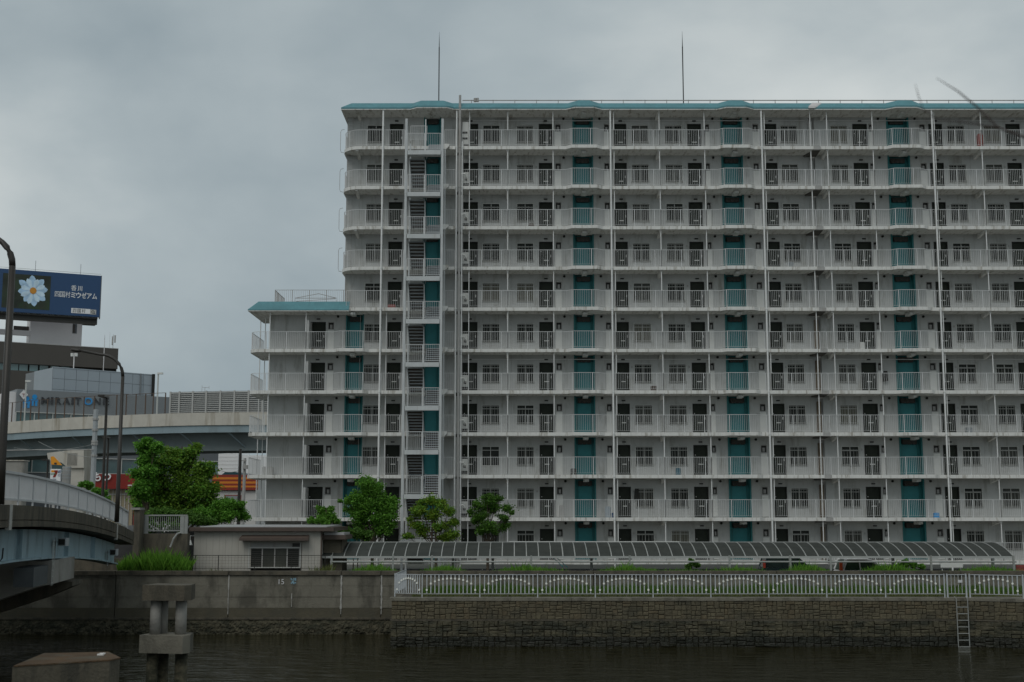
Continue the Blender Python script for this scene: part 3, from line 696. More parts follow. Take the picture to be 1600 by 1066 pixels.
# expansion joint between the two wings of the block
jp = None
for k in range(0, 11):
    if jp is None:
        jp = ob('joint_cover', MB().box(XJ0+0.005, XJ1-0.005, YF-0.02, YF+0.5, -0.02, ST-0.03), 'pipe_grey', apt); jp.location.z = zs(k)
        js = ob('joint_soffit', MB().sweep([(XJ0-0.02,YF+0.25,-0.03),(XJ1+0.02,YF+0.25,-0.03),(XJ1+0.02,YF+0.25,-0.004),(XJ0-0.02,YF+0.25,-0.004)], [(XJ0-0.35,YW-0.02,-0.10),(XJ1+0.02,YW-0.02,-0.10),(XJ1+0.02,YW-0.02,-0.004),(XJ0-0.35,YW-0.02,-0.004)], True), 'soffit_dark', apt); js.location.z = zs(k)
        jq = ob('joint_panel', MB().box(XJ0-0.02, XJ0+0.26, YW-0.12, YW+0.02, 0.0, 2.1).box(XJ0+0.06, XJ0+0.12, YW-0.17, YW-0.12, 0, 2.1), 'wall_paint', apt); jq.location.z = zs(k)+ST
        jr = ob('railing', kerbrail([(XJ0+0.02, YF), (XJ1-0.02, YF)], step=0.11), 'rail_paint', apt); jr.location.z = zs(k)
    else:
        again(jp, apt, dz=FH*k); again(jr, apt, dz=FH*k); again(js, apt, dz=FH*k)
        jo = again(jq, apt, dz=FH*k)
        if k == 1: jb_ = jq.data.copy(); jb_.materials.clear(); jb_.materials.append(M['joint_brown']); jq.data = jb_; jw = jo.data
        jo.data = jb_ if k <= 5 else jw
ob('joint_infill', MB().box(XJ0-0.1, XJ1+0.1, YW+0.12, YW+0.2, Z0, zs(11)-0.01), 'end_panel', apt)
# wind screens at the west wing (tall narrow panels beside the left doors)
sc_ = ob('screen_panel', MB().bbox(X(478.5,525,YF+.2), X(482.5,525,YF+.2), YF+0.2, YW-0.05, ST, ST+1.9, 0.01), 'wall_paint', apt); sc_.location.z = zs(0); each_floor(sc_, range(0, 6), 0)
# blank end wall of the west wing is panelled: slim joints stand proud
for x_ in (X(447, 525, YW),):
    jn = ob('panel_joint', MB().box(x_-0.012, x_+0.012, YW-0.02, YW+0.01, 0, H), 'end_panel', apt); jn.location.z = zs(0)+ST; each_floor(jn, range(0, 6), 0)
jx = [xw(799), xw(1037), xw(1259), xw(1523), q(566,330)]
jn = ob('panel_joint', MB().box(-0.012, 0.012, YW-0.012, YW+0.01, 0, H), 'end_panel', apt); jn.location = (jx[0], 0, zs(0)+ST)
for k in range(0, 11):
    for i, x_ in enumerate(jx):
        if k or i: o = again(jn, apt); o.location = (x_, 0, zs(k)+ST)
# heater boxes with flues by the first door of every storey
for k in range(0, 11):
    x_ = xw(722.5); z = zs(k)+ST
    h_ = ob('boiler', MB().bbox(x_, x_+0.44, YF+0.35, YF+0.75, 0.02 if k < 10 else 0.05, 1.02 if k < 10 else 1.75, 0.03), 'white_plastic', apt); h_.location.z = z
    if k == 10: sub('boiler_vent', MB().box(x_-0.01, x_+0.34, YF+0.33, YF+0.349, 0.95, 1.08).box(x_-0.01, x_+0.36, YF+0.33, YF+0.349, 0.55, 0.68).box(x_+0.1, x_+0.42, YF+0.33, YF+0.349, 0.12, 0.22), 'dark_metal', h_)
    else:
        sub('boiler_vent', MB().box(x_+0.06, x_+0.44, YF+0.335, YF+0.349, 0.05, 0.26).box(x_+0.18, x_+0.34, YF+0.335, YF+0.349, 0.45, 0.6), 'dark_metal', h_)
        sub('flue', MB().tube([(x_+0.28, YF+0.3, 0.55), (x_+0.28, YF+0.02, 0.62), (x_+0.2, YF-0.05, 0.78), (x_-0.05, YF-0.05, 0.78)], 0.055, 8), 'white_plastic', h_)
# roof: teal sloping fascia following the gallery edge
def fascia(path, h, setback, z, inner=None, narrow=0.35):
    b_ = MB(); n = len(path)
    for i in range(n-1):
        a, c = path[i], path[i+1]
        up1 = inner[i]; up2 = inner[i+1]
        b_.quad((a[0],a[1],z+0.10), (c[0],c[1],z+0.10), (up2[0],up2[1],z+h), (up1[0],up1[1],z+h))
        b_.quad((a[0],a[1],z), (c[0],c[1],z), (c[0],c[1],z+0.10), (a[0],a[1],z+0.10))
    return b_
ZR = zs(11)
EY = YF-0.18
def roof_path(x0, x1, bumps, d0, d1):
    lo = [(x0, EY)]; hi = [(x0, EY+0.5)]
    for a, c, w, dp in bumps:
        lo += [(a-w, EY), (a, EY-dp), (c, EY-dp), (c+w, EY)]
        hi += [(a-w+0.15, EY+0.5), (a+0.25, EY+0.32-dp), (c-0.25, EY+0.32-dp), (c+w-0.15, EY+0.5)]
    return lo+[(x1, EY)], hi+[(x1, EY+0.5)]
xr0 = X(533, 168, EY); xr_h = X(548, 161, EY)
lo, hi = roof_path(xr0, XR+0.3, [(X(652,165,EY), X(699,165,EY), 0.45, 0.36)]+[(a-0.05, c+0.05, 0.55, 0.42) for a, c in bump_main], 0, 0)
hi[0] = (xr_h, EY+0.5)
rf = ob('roof_edge', fascia(lo, 0.55, 0.5, ZR, hi), 'teal_roof', apt)
ob('roof_edge', MB().poly([(xr0, EY, ZR+0.10), (xr_h, EY+0.5, ZR+0.55), (xr_h, EY+11, ZR+0.55), (xr0, EY+11.5, ZR+0.10)]).poly([(xr0, EY, ZR), (xr0, EY, ZR+.1), (xr0, EY+11.5, ZR+0.10), (xr0, EY+11.5, ZR)]), 'teal_roof', apt)
ob('roof_slab', MB().prism([(p[0], p[1]+0.01) for p in lo]+[(XR+0.3, EY+11.5), (xr0+0.01, EY+11.5)], ZR-0.06, ZR), 'slab_paint', apt)
ob('roof_slab', MB().box(xr_h, XR+0.3, EY+0.51, EY+11, ZR+0.02, ZR+0.53), 'concrete_mid', apt)
# west wing roof
z6 = zs(6); wl0 = X(387, 487, EY); wl1 = X(545, 487, EY); wh0 = X(404, 472, EY+0.5)
ob('roof_edge', MB().quad((wl0,EY,z6+0.06),(wl1,EY,z6+0.06),(wl1,EY+0.5,z6+0.66),(wh0,EY+0.5,z6+0.66)).quad((wl0,EY,z6),(wl1,EY,z6),(wl1,EY,z6+0.06),(wl0,EY,z6+0.06))
   .poly([(wl0,EY+5.4,z6+0.06),(wl0,EY,z6+0.06),(wh0,EY+0.5,z6+0.66),(wh0,EY+4.9,z6+0.66)]), 'teal_roof', apt)
ob('roof_slab', MB().box(wl0+0.01, wl1, EY+0.01, EY+5.4, z6-0.05, z6), 'slab_paint', apt)
ob('roof_slab', MB().box(wh0, X(541,470,YF)-0.02, EY+0.51, EY+5.3, z6+0.01, z6+0.64), 'concrete_mid', apt)
# terrace fence and a folded clothes frame on the west wing roof
tf = ob('terrace_railing', kerbrail([(X(428,465,YF+1.2), YF+4.6), (X(428,465,YF+1.2), YF+1.2), (X(545,465,YF+1.2), YF+1.2)], H0=0.95, step=0.125, postn=9), 'pipe_grey', apt); tf.location.z = z6+0.42
cf = thing('drying_frame', (X(495,470,YF+2.4), YF+2.4, z6+0.64), 'low pipe drying frame on the lower teal roof terrace', 'frame')
A_ = [at(461,466,YF+2.4), at(498,459,YF+2.4), at(526,466,YF+2.4)]
ob('frame_pipe', MB().tube(A_, 0.02, 6).tube([A_[0]-Vector((0,0,.28)), A_[0], A_[2], A_[2]-Vector((0,0,.28))], 0.02, 6).tube([at(463,471,YF+2.4), at(524,467,YF+2.4)], 0.018, 6), 'pipe_grey', cf)
# escape-ladder hoops at the upper west end
hp = ob('ladder_hoop', MB().tube([(XL_UP-0.02, YF+1.2, 1.5), (XL_UP-0.22, YF+1.2, 1.45), (XL_UP-0.27, YF+1.2, 1.3), (XL_UP-0.27, YF+1.2, 0.1), (XL_UP-0.22, YF+1.2, -0.08), (XL_UP-0.02, YF+1.2, -0.12)], 0.016, 6), 'pipe_grey', apt); hp.location.z = zs(7)+ST; each_floor(hp, range(7, 11), 7)
for k in (7, 8, 9, 10):
    b_ = MB(); xa, xb = X(541, 330, YW-.2), X(549.5, 330, YW-.2)
    for x_ in (xa, xb): b_.tube([(x_, YW-0.2, 0.02), (x_, YW-0.2, H-0.02)], 0.017, 5)
    for j in range(7): b_.tube([(xa, YW-0.2, 0.3+j*0.3), (xb, YW-0.2, 0.3+j*0.3)], 0.012, 5)
    ob('escape_ladder', b_, 'pipe_grey', apt).location.z = zs(k)+ST
# roof pipe on brackets
ZP = Z(157, YF+0.6)
b_ = MB().tube([(xf(722,157), YF+0.6, ZP), (XR, YF+0.6, ZP)], 0.035, 6)
x_ = xf(722,157)+0.6
while x_ < XR: b_.tube([(x_, YF+0.6, ZR+0.4), (x_, YF+0.6, ZP+0.04)], 0.025, 5); x_ += 1.45
b_.cyl((xf(742,157), YF+0.6), 0.1, ZP-0.1, ZP+0.14, 8); b_.cyl((xf(746,157), YF+0.6), 0.08, ZP-0.1, ZP+0.16, 8)
ob('roof_pipe', b_, 'pipe_grey', apt)
b_ = MB()
for i in range(7): b_.box(XJ0-0.32+0.06*i, XJ0+0.12+0.09*i, EY-0.12+0.09*i, EY-0.02+0.09*i, ZR+0.02+0.11*i*0.6, ZR+0.16+0.11*i*0.6)
ob('joint_flashing', b_, 'pink_white', apt)
for j, (px_, ytop) in enumerate(((686, 50), (1067, 49))):
    zb = ZR+0.2; Yr = YF+2.2; zt = Z(ytop, Yr); x_ = X(px_, 110, Yr)
    r_ = thing('lightning_rod', (x_, Yr, zb), 'tall thin steel lightning rod above the %s' % ('outside stair tower roof' if j == 0 else 'middle of the long teal roof edge'), 'lightning rod', 'lightning rods on the roof')
    ob('mast', MB().tube([(x_, Yr, zb), (x_, Yr, zt-1.1)], 0.038, 8), 'dark_metal', r_); ob('tip', MB().tube([(x_, Yr, zt-1.1), (x_, Yr, zt)], [0.03, 0.006], 6), 'dark_metal', r_)

# outside stair tower
mat('stair_white', (0.50, 0.52, 0.52), 0.55, var=0.1, scale=2.0, stain=(0.25, 0.21, 0.17), stain_amt=0.5, thr=0.58)
YT = 78.0
tw_ = XT1-XT0
for x_ in (XT0+0.1, XT1-0.1):
    ob('stair_column', MB().bbox(x_-0.075, x_+0.075, YT, YT+0.15, GZ, zs(10)+1.0, 0.015), 'stair_white', apt)
    ob('stair_column', MB().bbox(x_-0.05, x_+0.05, YF-0.28, YF-0.18, GZ, zs(10)+0.3, 0.012), 'stair_white', apt)
XM = (XT0+XT1)/2
def flight(xa, xb, za, ya, zb, yb, n):
    b_ = MB()
    for i in range(n):
        t0 = (i+0.5)/n; y = ya+(yb-ya)*t0; z = za+(zb-za)*(i+1)/n if zb > za else za+(zb-za)*(i+1)/n
        b_.box(xa+0.05, xb-0.05, y-0.15, y+0.13, z-0.055, z)
    for x_ in (xa+0.03, xb-0.03):
        b_.sweep([(x_-0.02,ya,za+0.05),(x_+0.02,ya,za+0.05),(x_+0.02,ya,za-0.22),(x_-0.02,ya,za-0.22)], [(x_-0.02,yb,zb+0.05),(x_+0.02,yb,zb+0.05),(x_+0.02,yb,zb-0.22),(x_-0.02,yb,zb-0.22)], True)
    return b_
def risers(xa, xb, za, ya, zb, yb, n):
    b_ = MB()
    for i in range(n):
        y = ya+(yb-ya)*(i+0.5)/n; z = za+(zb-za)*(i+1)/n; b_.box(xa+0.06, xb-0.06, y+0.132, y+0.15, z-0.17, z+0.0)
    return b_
mat('rusty_shade', (0.085, 0.072, 0.062), 0.8, var=0.3, scale=4, stain=(0.10, 0.06, 0.04), stain_amt=0.6)  # rust brown, with the shade between the treads put into the colour
lan = rai = None
for k in range(0, 10):
    if lan is None:
        lan = ob('stair_landing', MB().box(XT0+0.201, XT1-0.201, YT-0.04, YT+0.1, -0.26, 0.02).box(XT0+0.22, XT1-0.22, YT+0.1, YT+1.2, -0.06, 0.0), 'stair_white', apt)
        lan.location.z = zs(0.5)+0.26
        rai = ob('stair_railing', kerbrail([(XT0+0.2, YT-0.0), (XM, YT)], H0=1.12, step=0.115, postn=50, inset=0.03), 'rail_paint', apt); rai.location.z = zs(0.5)+0.06
        ra2 = ob('stair_railing', kerbrail([(XM+0.04, YT-0.0), (XT1-0.2, YT)], H0=1.12, step=0.115, postn=50, inset=0.03), 'rail_paint', apt); ra2.location.z = zs(0.5)+0.06
        fu = ob('stair_flight', flight(XM+0.03, XT1-0.2, 0, YT+1.2, FH/2-0.04, YF-0.02, 8), 'stair_steel', apt); fu.location.z = zs(0.5)+0.26; sub('riser_shade_plates', risers(XM+0.03, XT1-0.2, 0, YT+1.2, FH/2-0.04, YF-0.02, 8), 'rusty_shade', fu)
        fd = ob('stair_flight', flight(XT0+0.2, XM-0.03, 0, YT+1.2, -FH/2+0.0, YF-0.02, 8), 'stair_steel', apt); fd.location.z = zs(0.5)+0.26; sub('riser_shade_plates', risers(XT0+0.2, XM-0.03, 0, YT+1.2, -FH/2+0.0, YF-0.02, 8), 'rusty_shade', fd)
    else:
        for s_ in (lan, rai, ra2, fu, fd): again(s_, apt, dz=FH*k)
ob('stair_railing', kerbrail([(XT0+0.2, YF-1.2), (XM, YF-1.2)], H0=1.0, step=0.115, postn=50, inset=0.03), 'rail_paint', apt).location.z = zs(10)+0.0
fin = ob('stair_post', MB().box(XM-0.03, XM+0.03, YT+1.1, YT+1.16, 0, 2.4), 'rail_paint', apt); fin.location.z = zs(0.5)+0.26
for k in range(1, 10): again(fin, apt, dz=FH*k)
br = ob('landing_corbel', MB().sweep([(tr_-0.05, YF-0.3, 0.05),(tr_+0.3, YF-0.3, 0.05),(tr_+0.3, YF-0.3, -0.1),(tr_+0.1, YF-0.3, -0.3),(tr_-0.05, YF-0.3, -0.3)], [(tr_-0.05, YF-0.005, 0.05),(tr_+0.3, YF-0.005, 0.05),(tr_+0.3, YF-0.005, -0.1),(tr_+0.1, YF-0.005, -0.3),(tr_-0.05, YF-0.005, -0.3)], True), 'slab_paint', apt); br.location.z = zs(0)+ST
for k in range(1, 11): again(br, apt, dz=FH*k)

# belongings left on the galleries
def gal(name, px, py, w, h, d, m, label, cat, y=YF+0.5, k=None):
    p = at(px, py, y); z = zs(k)+ST+0.002
    o = tag(ob(name, MB().bbox(p.x-w/2, p.x+w/2, y, y+d, z, z+h*0.92, min(w,h)*0.08).bbox(p.x-w*0.4, p.x+w*0.4, y+d*0.1, y+d*0.9, z+h*0.922, z+h, min(w,h)*0.05), m), label, cat); return o
gal('storage_box', 1532, 212, 0.34, 1.0, 0.3, 'rust_red', 'tall red locker on the top floor gallery at far right', 'locker', k=10)
gal('flower_pot', 1517, 221, 0.3, 0.14, 0.25, 'brown_metal', 'low brown planter beside the red locker on top floor', 'planter', k=10)
gal('crate', 1464, 801, 0.32, 0.3, 0.3, 'cyan_print', 'small blue crate on second floor gallery near rain pipe', 'crate', k=1)
gal('storage_box', 950, 800, 0.36, 0.7, 0.3, 'blue_cladding', 'pale box pile beside teal door on the second floor', 'box', k=1)
gal('storage_box', 957.5, 803, 0.22, 0.3, 0.25, 'board_blue', 'dark blue bin beside rain pipe on the second floor', 'bin', k=1)
gal('storage_box', 896, 735, 0.36, 0.42, 0.3, 'louver_dark', 'dark basket left of teal door on the third floor', 'basket', k=2)
gal('air_conditioner', 417.5, 735, 0.7, 0.55, 0.3, 'pipe_grey', 'outdoor unit on third floor gallery of west wing', 'air conditioner', y=YF+0.9, k=2)
for px_, k, lab in ((995, 1, 'dark coat hanging beside window on the second floor'), (1384, 4, 'dark umbrella hung below ceiling left of right teal door')):
    p = at(px_, 772 if k == 1 else 588, YW-0.2)
    tag(ob('hung_cloth', MB().sweep([(p.x-0.12,p.y,p.z+0.35),(p.x+0.12,p.y,p.z+0.35),(p.x+0.08,p.y+0.06,p.z+0.35),(p.x-0.08,p.y+0.06,p.z+0.35)], [(p.x-0.2,p.y-0.03,p.z-0.35),(p.x+0.16,p.y-0.03,p.z-0.3),(p.x+0.12,p.y+0.1,p.z-0.3),(p.x-0.12,p.y+0.1,p.z-0.35)], True), 'dark_metal'), lab, 'clothing')

for px_, py_, k, w_, h_, m_, nm, lab, cat in ((612, 462, 6, 0.5, 0.28, 'rust_red', 'planter', 'reddish planter on gallery left of the stair tower', 'planter'),
    (878, 796, 1, 0.3, 0.8, 'pipe_grey', 'broom_rack', 'grey cleaning rack left of teal door on second floor', 'rack'),
    (1022, 604, 4, 0.4, 0.34, 'brown_metal', 'storage_box', 'brown box below window between posts on fifth floor', 'box'),
    (1236, 412, 7, 0.34, 0.4, 'cloth_grey', 'storage_box', 'grey box behind railing right of second rain pipe', 'box'),
    (1348, 540, 5, 0.3, 0.5, 'white_plastic', 'storage_box', 'white box beside door on sixth floor right of joint', 'box'),
    (830, 348, 8, 0.36, 0.3, 'brown_metal', 'planter', 'brown planter below window on the ninth floor, left bay', 'planter'),
    (1060, 738, 2, 0.3, 0.45, 'bike_blue', 'storage_box', 'dark blue tub below window on third floor, middle bay', 'tub'),
    (1515, 673, 3, 0.4, 0.35, 'cloth_grey', 'storage_box', 'grey tub below window on fourth floor at right', 'tub')):
    gal(nm, px_, py_, w_, h_, 0.28, m_, lab, cat, k=k)

# ------------------------------------------------------------------ cycle shed with curved roof
YA, YB = 67.0, 69.9
sx0, sx1 = X(499.5, 867, YA), X(1583, 868, YA)
ze, zt_ = Z(869.5, YA), Z(847.5, YB)
shed = thing('cycle_shed', ((sx0+sx1)/2, YA, GZ), 'long cycle shed with curved dark roof panels and pale ribs', 'shelter')
def arc(t): return (YA+(YB-YA)*t, ze+(zt_-ze)*math.sin(math.pi/2*t)**0.9)
NP = 57; pw = (sx1-sx0)/NP
pb = MB(); ns = 6
for j in range(ns):
    a, c = arc(j/ns), arc((j+1)/ns)
    pb.sweep([(0.03,a[0],a[1]),(pw-0.03,a[0],a[1]),(pw-0.03,a[0],a[1]-0.012),(0.03,a[0],a[1]-0.012)], [(0.03,c[0],c[1]),(pw-0.03,c[0],c[1]),(pw-0.03,c[0],c[1]-0.012),(0.03,c[0],c[1]-0.012)], True)
p0 = ob('roof_panel', pb, 'shed_panel', shed); p0.location.x = sx0
rb = ob('rib', MB().tube([(0, arc(j/8)[0], arc(j/8)[1]+0.005) for j in range(9)], 0.026, 4), 'shed_frame', shed); rb.location.x = sx0
for i in range(1, NP+1):
    o = again(rb, shed); o.location.x = sx0+pw*i
    if i < NP: o = again(p0, shed); o.location.x = sx0+pw*i
ob('eave_beam', MB().bbox(sx0-0.05, sx1+0.05, YA-0.05, YA+0.05, ze-0.09, ze+0.01, 0.02), 'shed_frame', shed)
ob('ridge_beam', MB().bbox(sx0-0.05, sx1+0.05, YB-0.02, YB+0.06, zt_-0.06, zt_+0.03, 0.02), 'shed_frame', shed)
ob('ridge_highlight', MB().bbox(X(795,847,YB), X(1062,847,YB), YB+0.07, YB+0.16, zt_-0.02, zt_+0.05, 0.01), 'white_plastic', shed)  # added white strip stands in for the highlight along the ridge
for px_ in (708, 770, 924, 1079, 1234, 1395, 1551):
    x_ = X(px_, 880, YB-0.3); ob('post', MB().bbox(x_-0.07, x_+0.07, YB-0.4, YB-0.26, GZ, zt_-0.1, 0.015).tube([(x_, YB-0.33, zt_-0.45), (x_, YA+0.2, ze-0.06)], 0.035, 6), 'shed_frame', shed)
# low pipe rail between wall and shed
pr = thing('pipe_rail', (8, 65.4, GZ), 'pale pipe guard rail running behind the flood wall', 'guard rail')
zr_ = Z(878, 65.4)
ob('rail', MB().tube([(X(516,878,65.4), 65.4, zr_), (X(1588,879,65.4), 65.4, zr_)], 0.045, 8), 'pale_pipe', pr)
ob('rail', MB().tube([(X(516,878,65.4), 65.46, zr_-0.55), (X(1588,879,65.4), 65.46, zr_-0.55)], 0.03, 6), 'pale_pipe', pr)
for px_ in (518, 614, 675, 830, 984, 1140, 1235, 1298, 1455, 1584):
    x_ = X(px_, 880, 65.4); ob('post', MB().bbox(x_-0.05, x_+0.05, 65.36, 65.45, GZ, Z(868, 65.4), 0.01), 'pale_pipe', pr)
# wire fence in front of the pump house
wf = thing('wire_fence', (X(400,880,64.6), 64.6, GZ), 'thin dark wire fence in front of the cream pump house', 'fence')
za, zb = Z(868, 64.6), Z(892, 64.6)
for px_ in (305, 341, 398, 455, 508): ob('post', MB().bar((X(px_,880,64.6), 64.6, GZ), (X(px_,880,64.6), 64.6, za), 0.03), 'dark_metal', wf)
ob('rail', MB().bar((X(297,880,64.6), 64.6, za), (X(516,880,64.6), 64.6, za), 0.028).bar((X(297,880,64.6), 64.6, Z(888,64.6)), (X(516,880,64.6), 64.6, Z(888,64.6)), 0.028), 'dark_metal', wf)
b_ = MB(); x_ = X(297,880,64.6)
while x_ < X(516,880,64.6): b_.bar((x_, 64.6, GZ+0.1), (x_, 64.6, za), 0.005); x_ += 0.16
for j in range(6): b_.bar((X(297,880,64.6), 64.6, za-0.15*j-0.1), (X(516,880,64.6), 64.6, za-0.15*j-0.1), 0.005)
ob('mesh', b_, 'dark_metal', wf)

# ------------------------------------------------------------------ pump house
YP = 66.6
ph = thing('pump_house', (X(400,880,YP), YP, GZ), 'low cream siding pump house with brown flat roof and awning', 'building')
hx0, hx1 = X(303, 850, YP), X(502, 850, YP); hz1 = Z(830, YP)
wx0, wx1 = X(388, 870, YP), X(470, 870, YP); wz0, wz1 = Z(888, YP), Z(848, YP)
n = 20; w_ = (hx1-hx0)/n
pl = None
for i in range(n):                                     # siding boards, cut round the window opening
    a = hx0+i*w_; c_ = a+w_-0.005
    if a > wx0-0.1 and c_ < wx1+0.1: b_ = MB().bbox(a, c_, YP, YP+0.08, wz1, hz1, 0.004)
    else: b_ = MB().bbox(a, c_, YP, YP+0.08, GZ, hz1, 0.004)
    ob('siding_board', b_, 'siding', ph)
ob('wall', MB().box(hx0, hx0+0.1, YP+0.13, YP+4.89, GZ, hz1), 'siding', ph); ob('wall', MB().box(hx1-0.1, hx1-0.02, YP+0.13, YP+4.89, GZ, hz1), 'siding', ph); ob('wall', MB().box(hx0, hx1, YP+4.9, YP+5, GZ, hz1), 'siding', ph)
ob('wall', MB().box(hx0+.02, wx0, YP+0.08, YP+0.12, GZ, hz1), 'siding', ph); ob('wall', MB().box(wx1, hx1-.02, YP+0.08, YP+0.12, GZ, hz1), 'siding', ph)
ob('corner_trim', MB().box(hx1-0.03, hx1+0.04, YP-0.03, YP+0.06, GZ, hz1), 'brown_metal', ph)
rfz = hz1; rx0, rx1 = X(296, 826, YP-.3), X(522, 826, YP-.3)
ob('roof', MB().bbox(rx0, rx1, YP-0.35, YP+5.3, rfz, rfz+0.20, 0.03), 'brown_metal', ph)
ob('roof_sheet', MB().sweep([(rx0+0.5, YP-0.15, rfz+0.20),(rx1-0.4, YP-0.15, rfz+0.20),(rx1-0.4, YP-0.15, rfz+0.235),(rx0+0.5, YP-0.15, rfz+0.235)], [(rx0+0.5, YP+5.1, rfz+0.21),(rx1-0.4, YP+5.1, rfz+0.21),(rx1-0.4, YP+5.1, rfz+0.30),(rx0+0.5, YP+5.1, rfz+0.30)], True), 'roof_sheet', ph)
ob('annex_roof', MB().bbox(X(504,840,YP+.4), X(541,840,YP+.4), YP+0.3, YP+3, Z(843,YP+.4), Z(836,YP+.4), 0.03), 'brown_metal', ph)
ob('annex_roof', MB().bbox(X(506,835,YP+.5), X(538,835,YP+.5), YP+0.5, YP+2.8, Z(836,YP+.4), Z(833,YP+.4)+0.02, 0.02), 'roof_sheet', ph)
ob('annex_wall', MB().box(hx1+0.02, X(535,850,YP+.8), YP+0.8, YP+2.8, GZ, Z(843,YP+.4)), 'concrete_dark', ph)
ax0, ax1 = X(374, 840, YP-.5), X(482, 840, YP-.5)
ob('awning', MB().sweep([(ax0, YP-0.55, Z(845,YP-.5)),(ax0, YP-0.55, Z(841,YP-.5)),(ax0+0.05, YP-0.02, Z(836,YP)),(ax0+0.05, YP-0.02, Z(845,YP))], [(ax1, YP-0.55, Z(845,YP-.5)),(ax1, YP-0.55, Z(841,YP-.5)),(ax1-0.05, YP-0.02, Z(836,YP)),(ax1-0.05, YP-0.02, Z(845,YP))], True), 'brown_metal', ph)
wi = ob('window', MB().box(wx0, wx0+0.05, YP-0.03, YP+0.1, wz0, wz1-.0).box(wx1-0.05, wx1, YP-0.03, YP+0.1, wz0, wz1).box(wx0+0.05, wx1-0.05, YP-0.03, YP+0.1, wz0, wz0+0.06)
        .box(wx0+0.05, wx1-0.05, YP-0.02, YP+0.1, Z(857,YP), Z(857,YP)+0.06), 'aluminium', ph)
zz1 = Z(857, YP)
for i in range(4):
    a = wx0+0.07+(wx1-wx0-0.14)*i/4; c_ = wx0+0.07+(wx1-wx0-0.14)*(i+1)/4
    sub('pane', MB().box(a+0.03, c_-0.03, YP+0.05+0.01*(i % 2), YP+0.07+0.01*(i % 2), wz0+0.06, zz1), 'pane_mid' if i in (1, 2) else 'frosted_glass', wi)
    sub('sash', MB().box(a, a+0.03, YP+0.02, YP+0.08, wz0+0.06, zz1).box(c_-0.03, c_, YP+0.02, YP+0.08, wz0+0.06, zz1), 'pipe_grey', wi)
    if i in (0, 3):
        b_ = MB()
        for j in range(9): b_.box(a+0.03, c_-0.03, YP+0.035, YP+0.048, wz0+0.1+j*0.105, wz0+0.15+j*0.105)
        sub('blind', b_, 'louver_dark', wi)
sub('shutter_box', MB().box(wx0+0.05, wx1-0.05, YP+0.03, YP+0.09, zz1+0.06, wz1), 'pipe_grey', wi)
sub('louvre', MB().box(X(457,852,YP), X(470,852,YP), YP-0.01, YP+0.025, zz1+0.08, wz1-0.03), 'louver_dark', wi)
pw_ = at(300, 848, YP); tag(ob('wall_lamp', MB().cyl((pw_.x-0.05, YP-0.2), 0.13, pw_.z-0.12, pw_.z+0.12, 10, 0.05).tube([(pw_.x-0.05, YP-0.2, pw_.z+0.1), (pw_.x-0.05, YP-0.2, pw_.z+0.35), (pw_.x+0.12, YP-0.0, pw_.z+0.35)], 0.02, 6), 'white_plastic'), 'small white shade lamp at the left corner of the pump house', 'lamp')

# ------------------------------------------------------------------ bridge
A0 = Vector((-18.3, 62.0, 0)); DV = Vector((5.0, -29.0, 0)); LB = DV.length; ax = DV.normalized(); nb = Vector((ax.y, -ax.x, 0))   # nb: away to the left
if nb.x > 0: nb = -nb
def zr(t): return 5.9+2.3*t-1.25*t*t
def bp_(t, off, dz): p = A0+DV*t+nb*off; return Vector((p.x, p.y, zr(t)+dz))
br_ = thing('road_bridge', bp_(0.5, 4, -3), 'cambered road bridge with pale blue girder, concrete edge and grey railing', 'bridge')
TS = [-0.02+1.62*i/24 for i in range(25)]
def ribbon(b_, prof, ts):
    for t0, t1 in zip(ts[:-1], ts[1:]):
        b_.sweep([bp_(t0, o, d) for o, d in prof], [bp_(t1, o, d) for o, d in prof], True)
    return b_
ob('edge_beam', ribbon(MB(), [(0.0,-0.93),(0.0,-1.33),(0.03,-1.34),(0.03,-1.36),(0.0,-1.37),(0.0,-1.53),(0.7,-1.53),(0.7,-0.93)], TS), 'concrete_dark', br_)
ob('deck', ribbon(MB(), [(0.71,-1.0),(0.71,-1.5),(9.2,-1.5),(9.2,-1.0)], TS), 'asphalt', br_)
ob('edge_beam', ribbon(MB(), [(9.21,-0.93),(9.21,-1.60),(9.9,-1.60),(9.9,-0.93)], TS), 'concrete_dark', br_)
TG = [0.055]+[t for t in TS if t > 0.06]
def girder(off):
    prof = [(off,-1.61),(off,-2.50),(off-0.18,-2.50),(off-0.18,-2.56),(off+0.4,-2.56),(off+0.4,-1.61)]
    b_ = ribbon(MB(), prof, TG)
    g_ = ob('girder', b_, 'bridge_blue', br_)
    for t_ in (0.30, 0.52, 0.80, 1.05, 1.3):
        st = MB(); st.sweep([bp_(t_, off-0.16, -1.62), bp_(t_, off+0.0, -1.62), bp_(t_, off+0.0, -2.5), bp_(t_, off-0.16, -2.5)], [bp_(t_+0.0008, off-0.16, -1.62), bp_(t_+0.0008, off+0.0, -1.62), bp_(t_+0.0008, off, -2.5), bp_(t_+0.0008, off-0.16, -2.5)], True)
        sub('stiffener', st, 'bridge_blue', g_)
for off in (0.60, 3.5, 6.3, 8.9): girder(off)
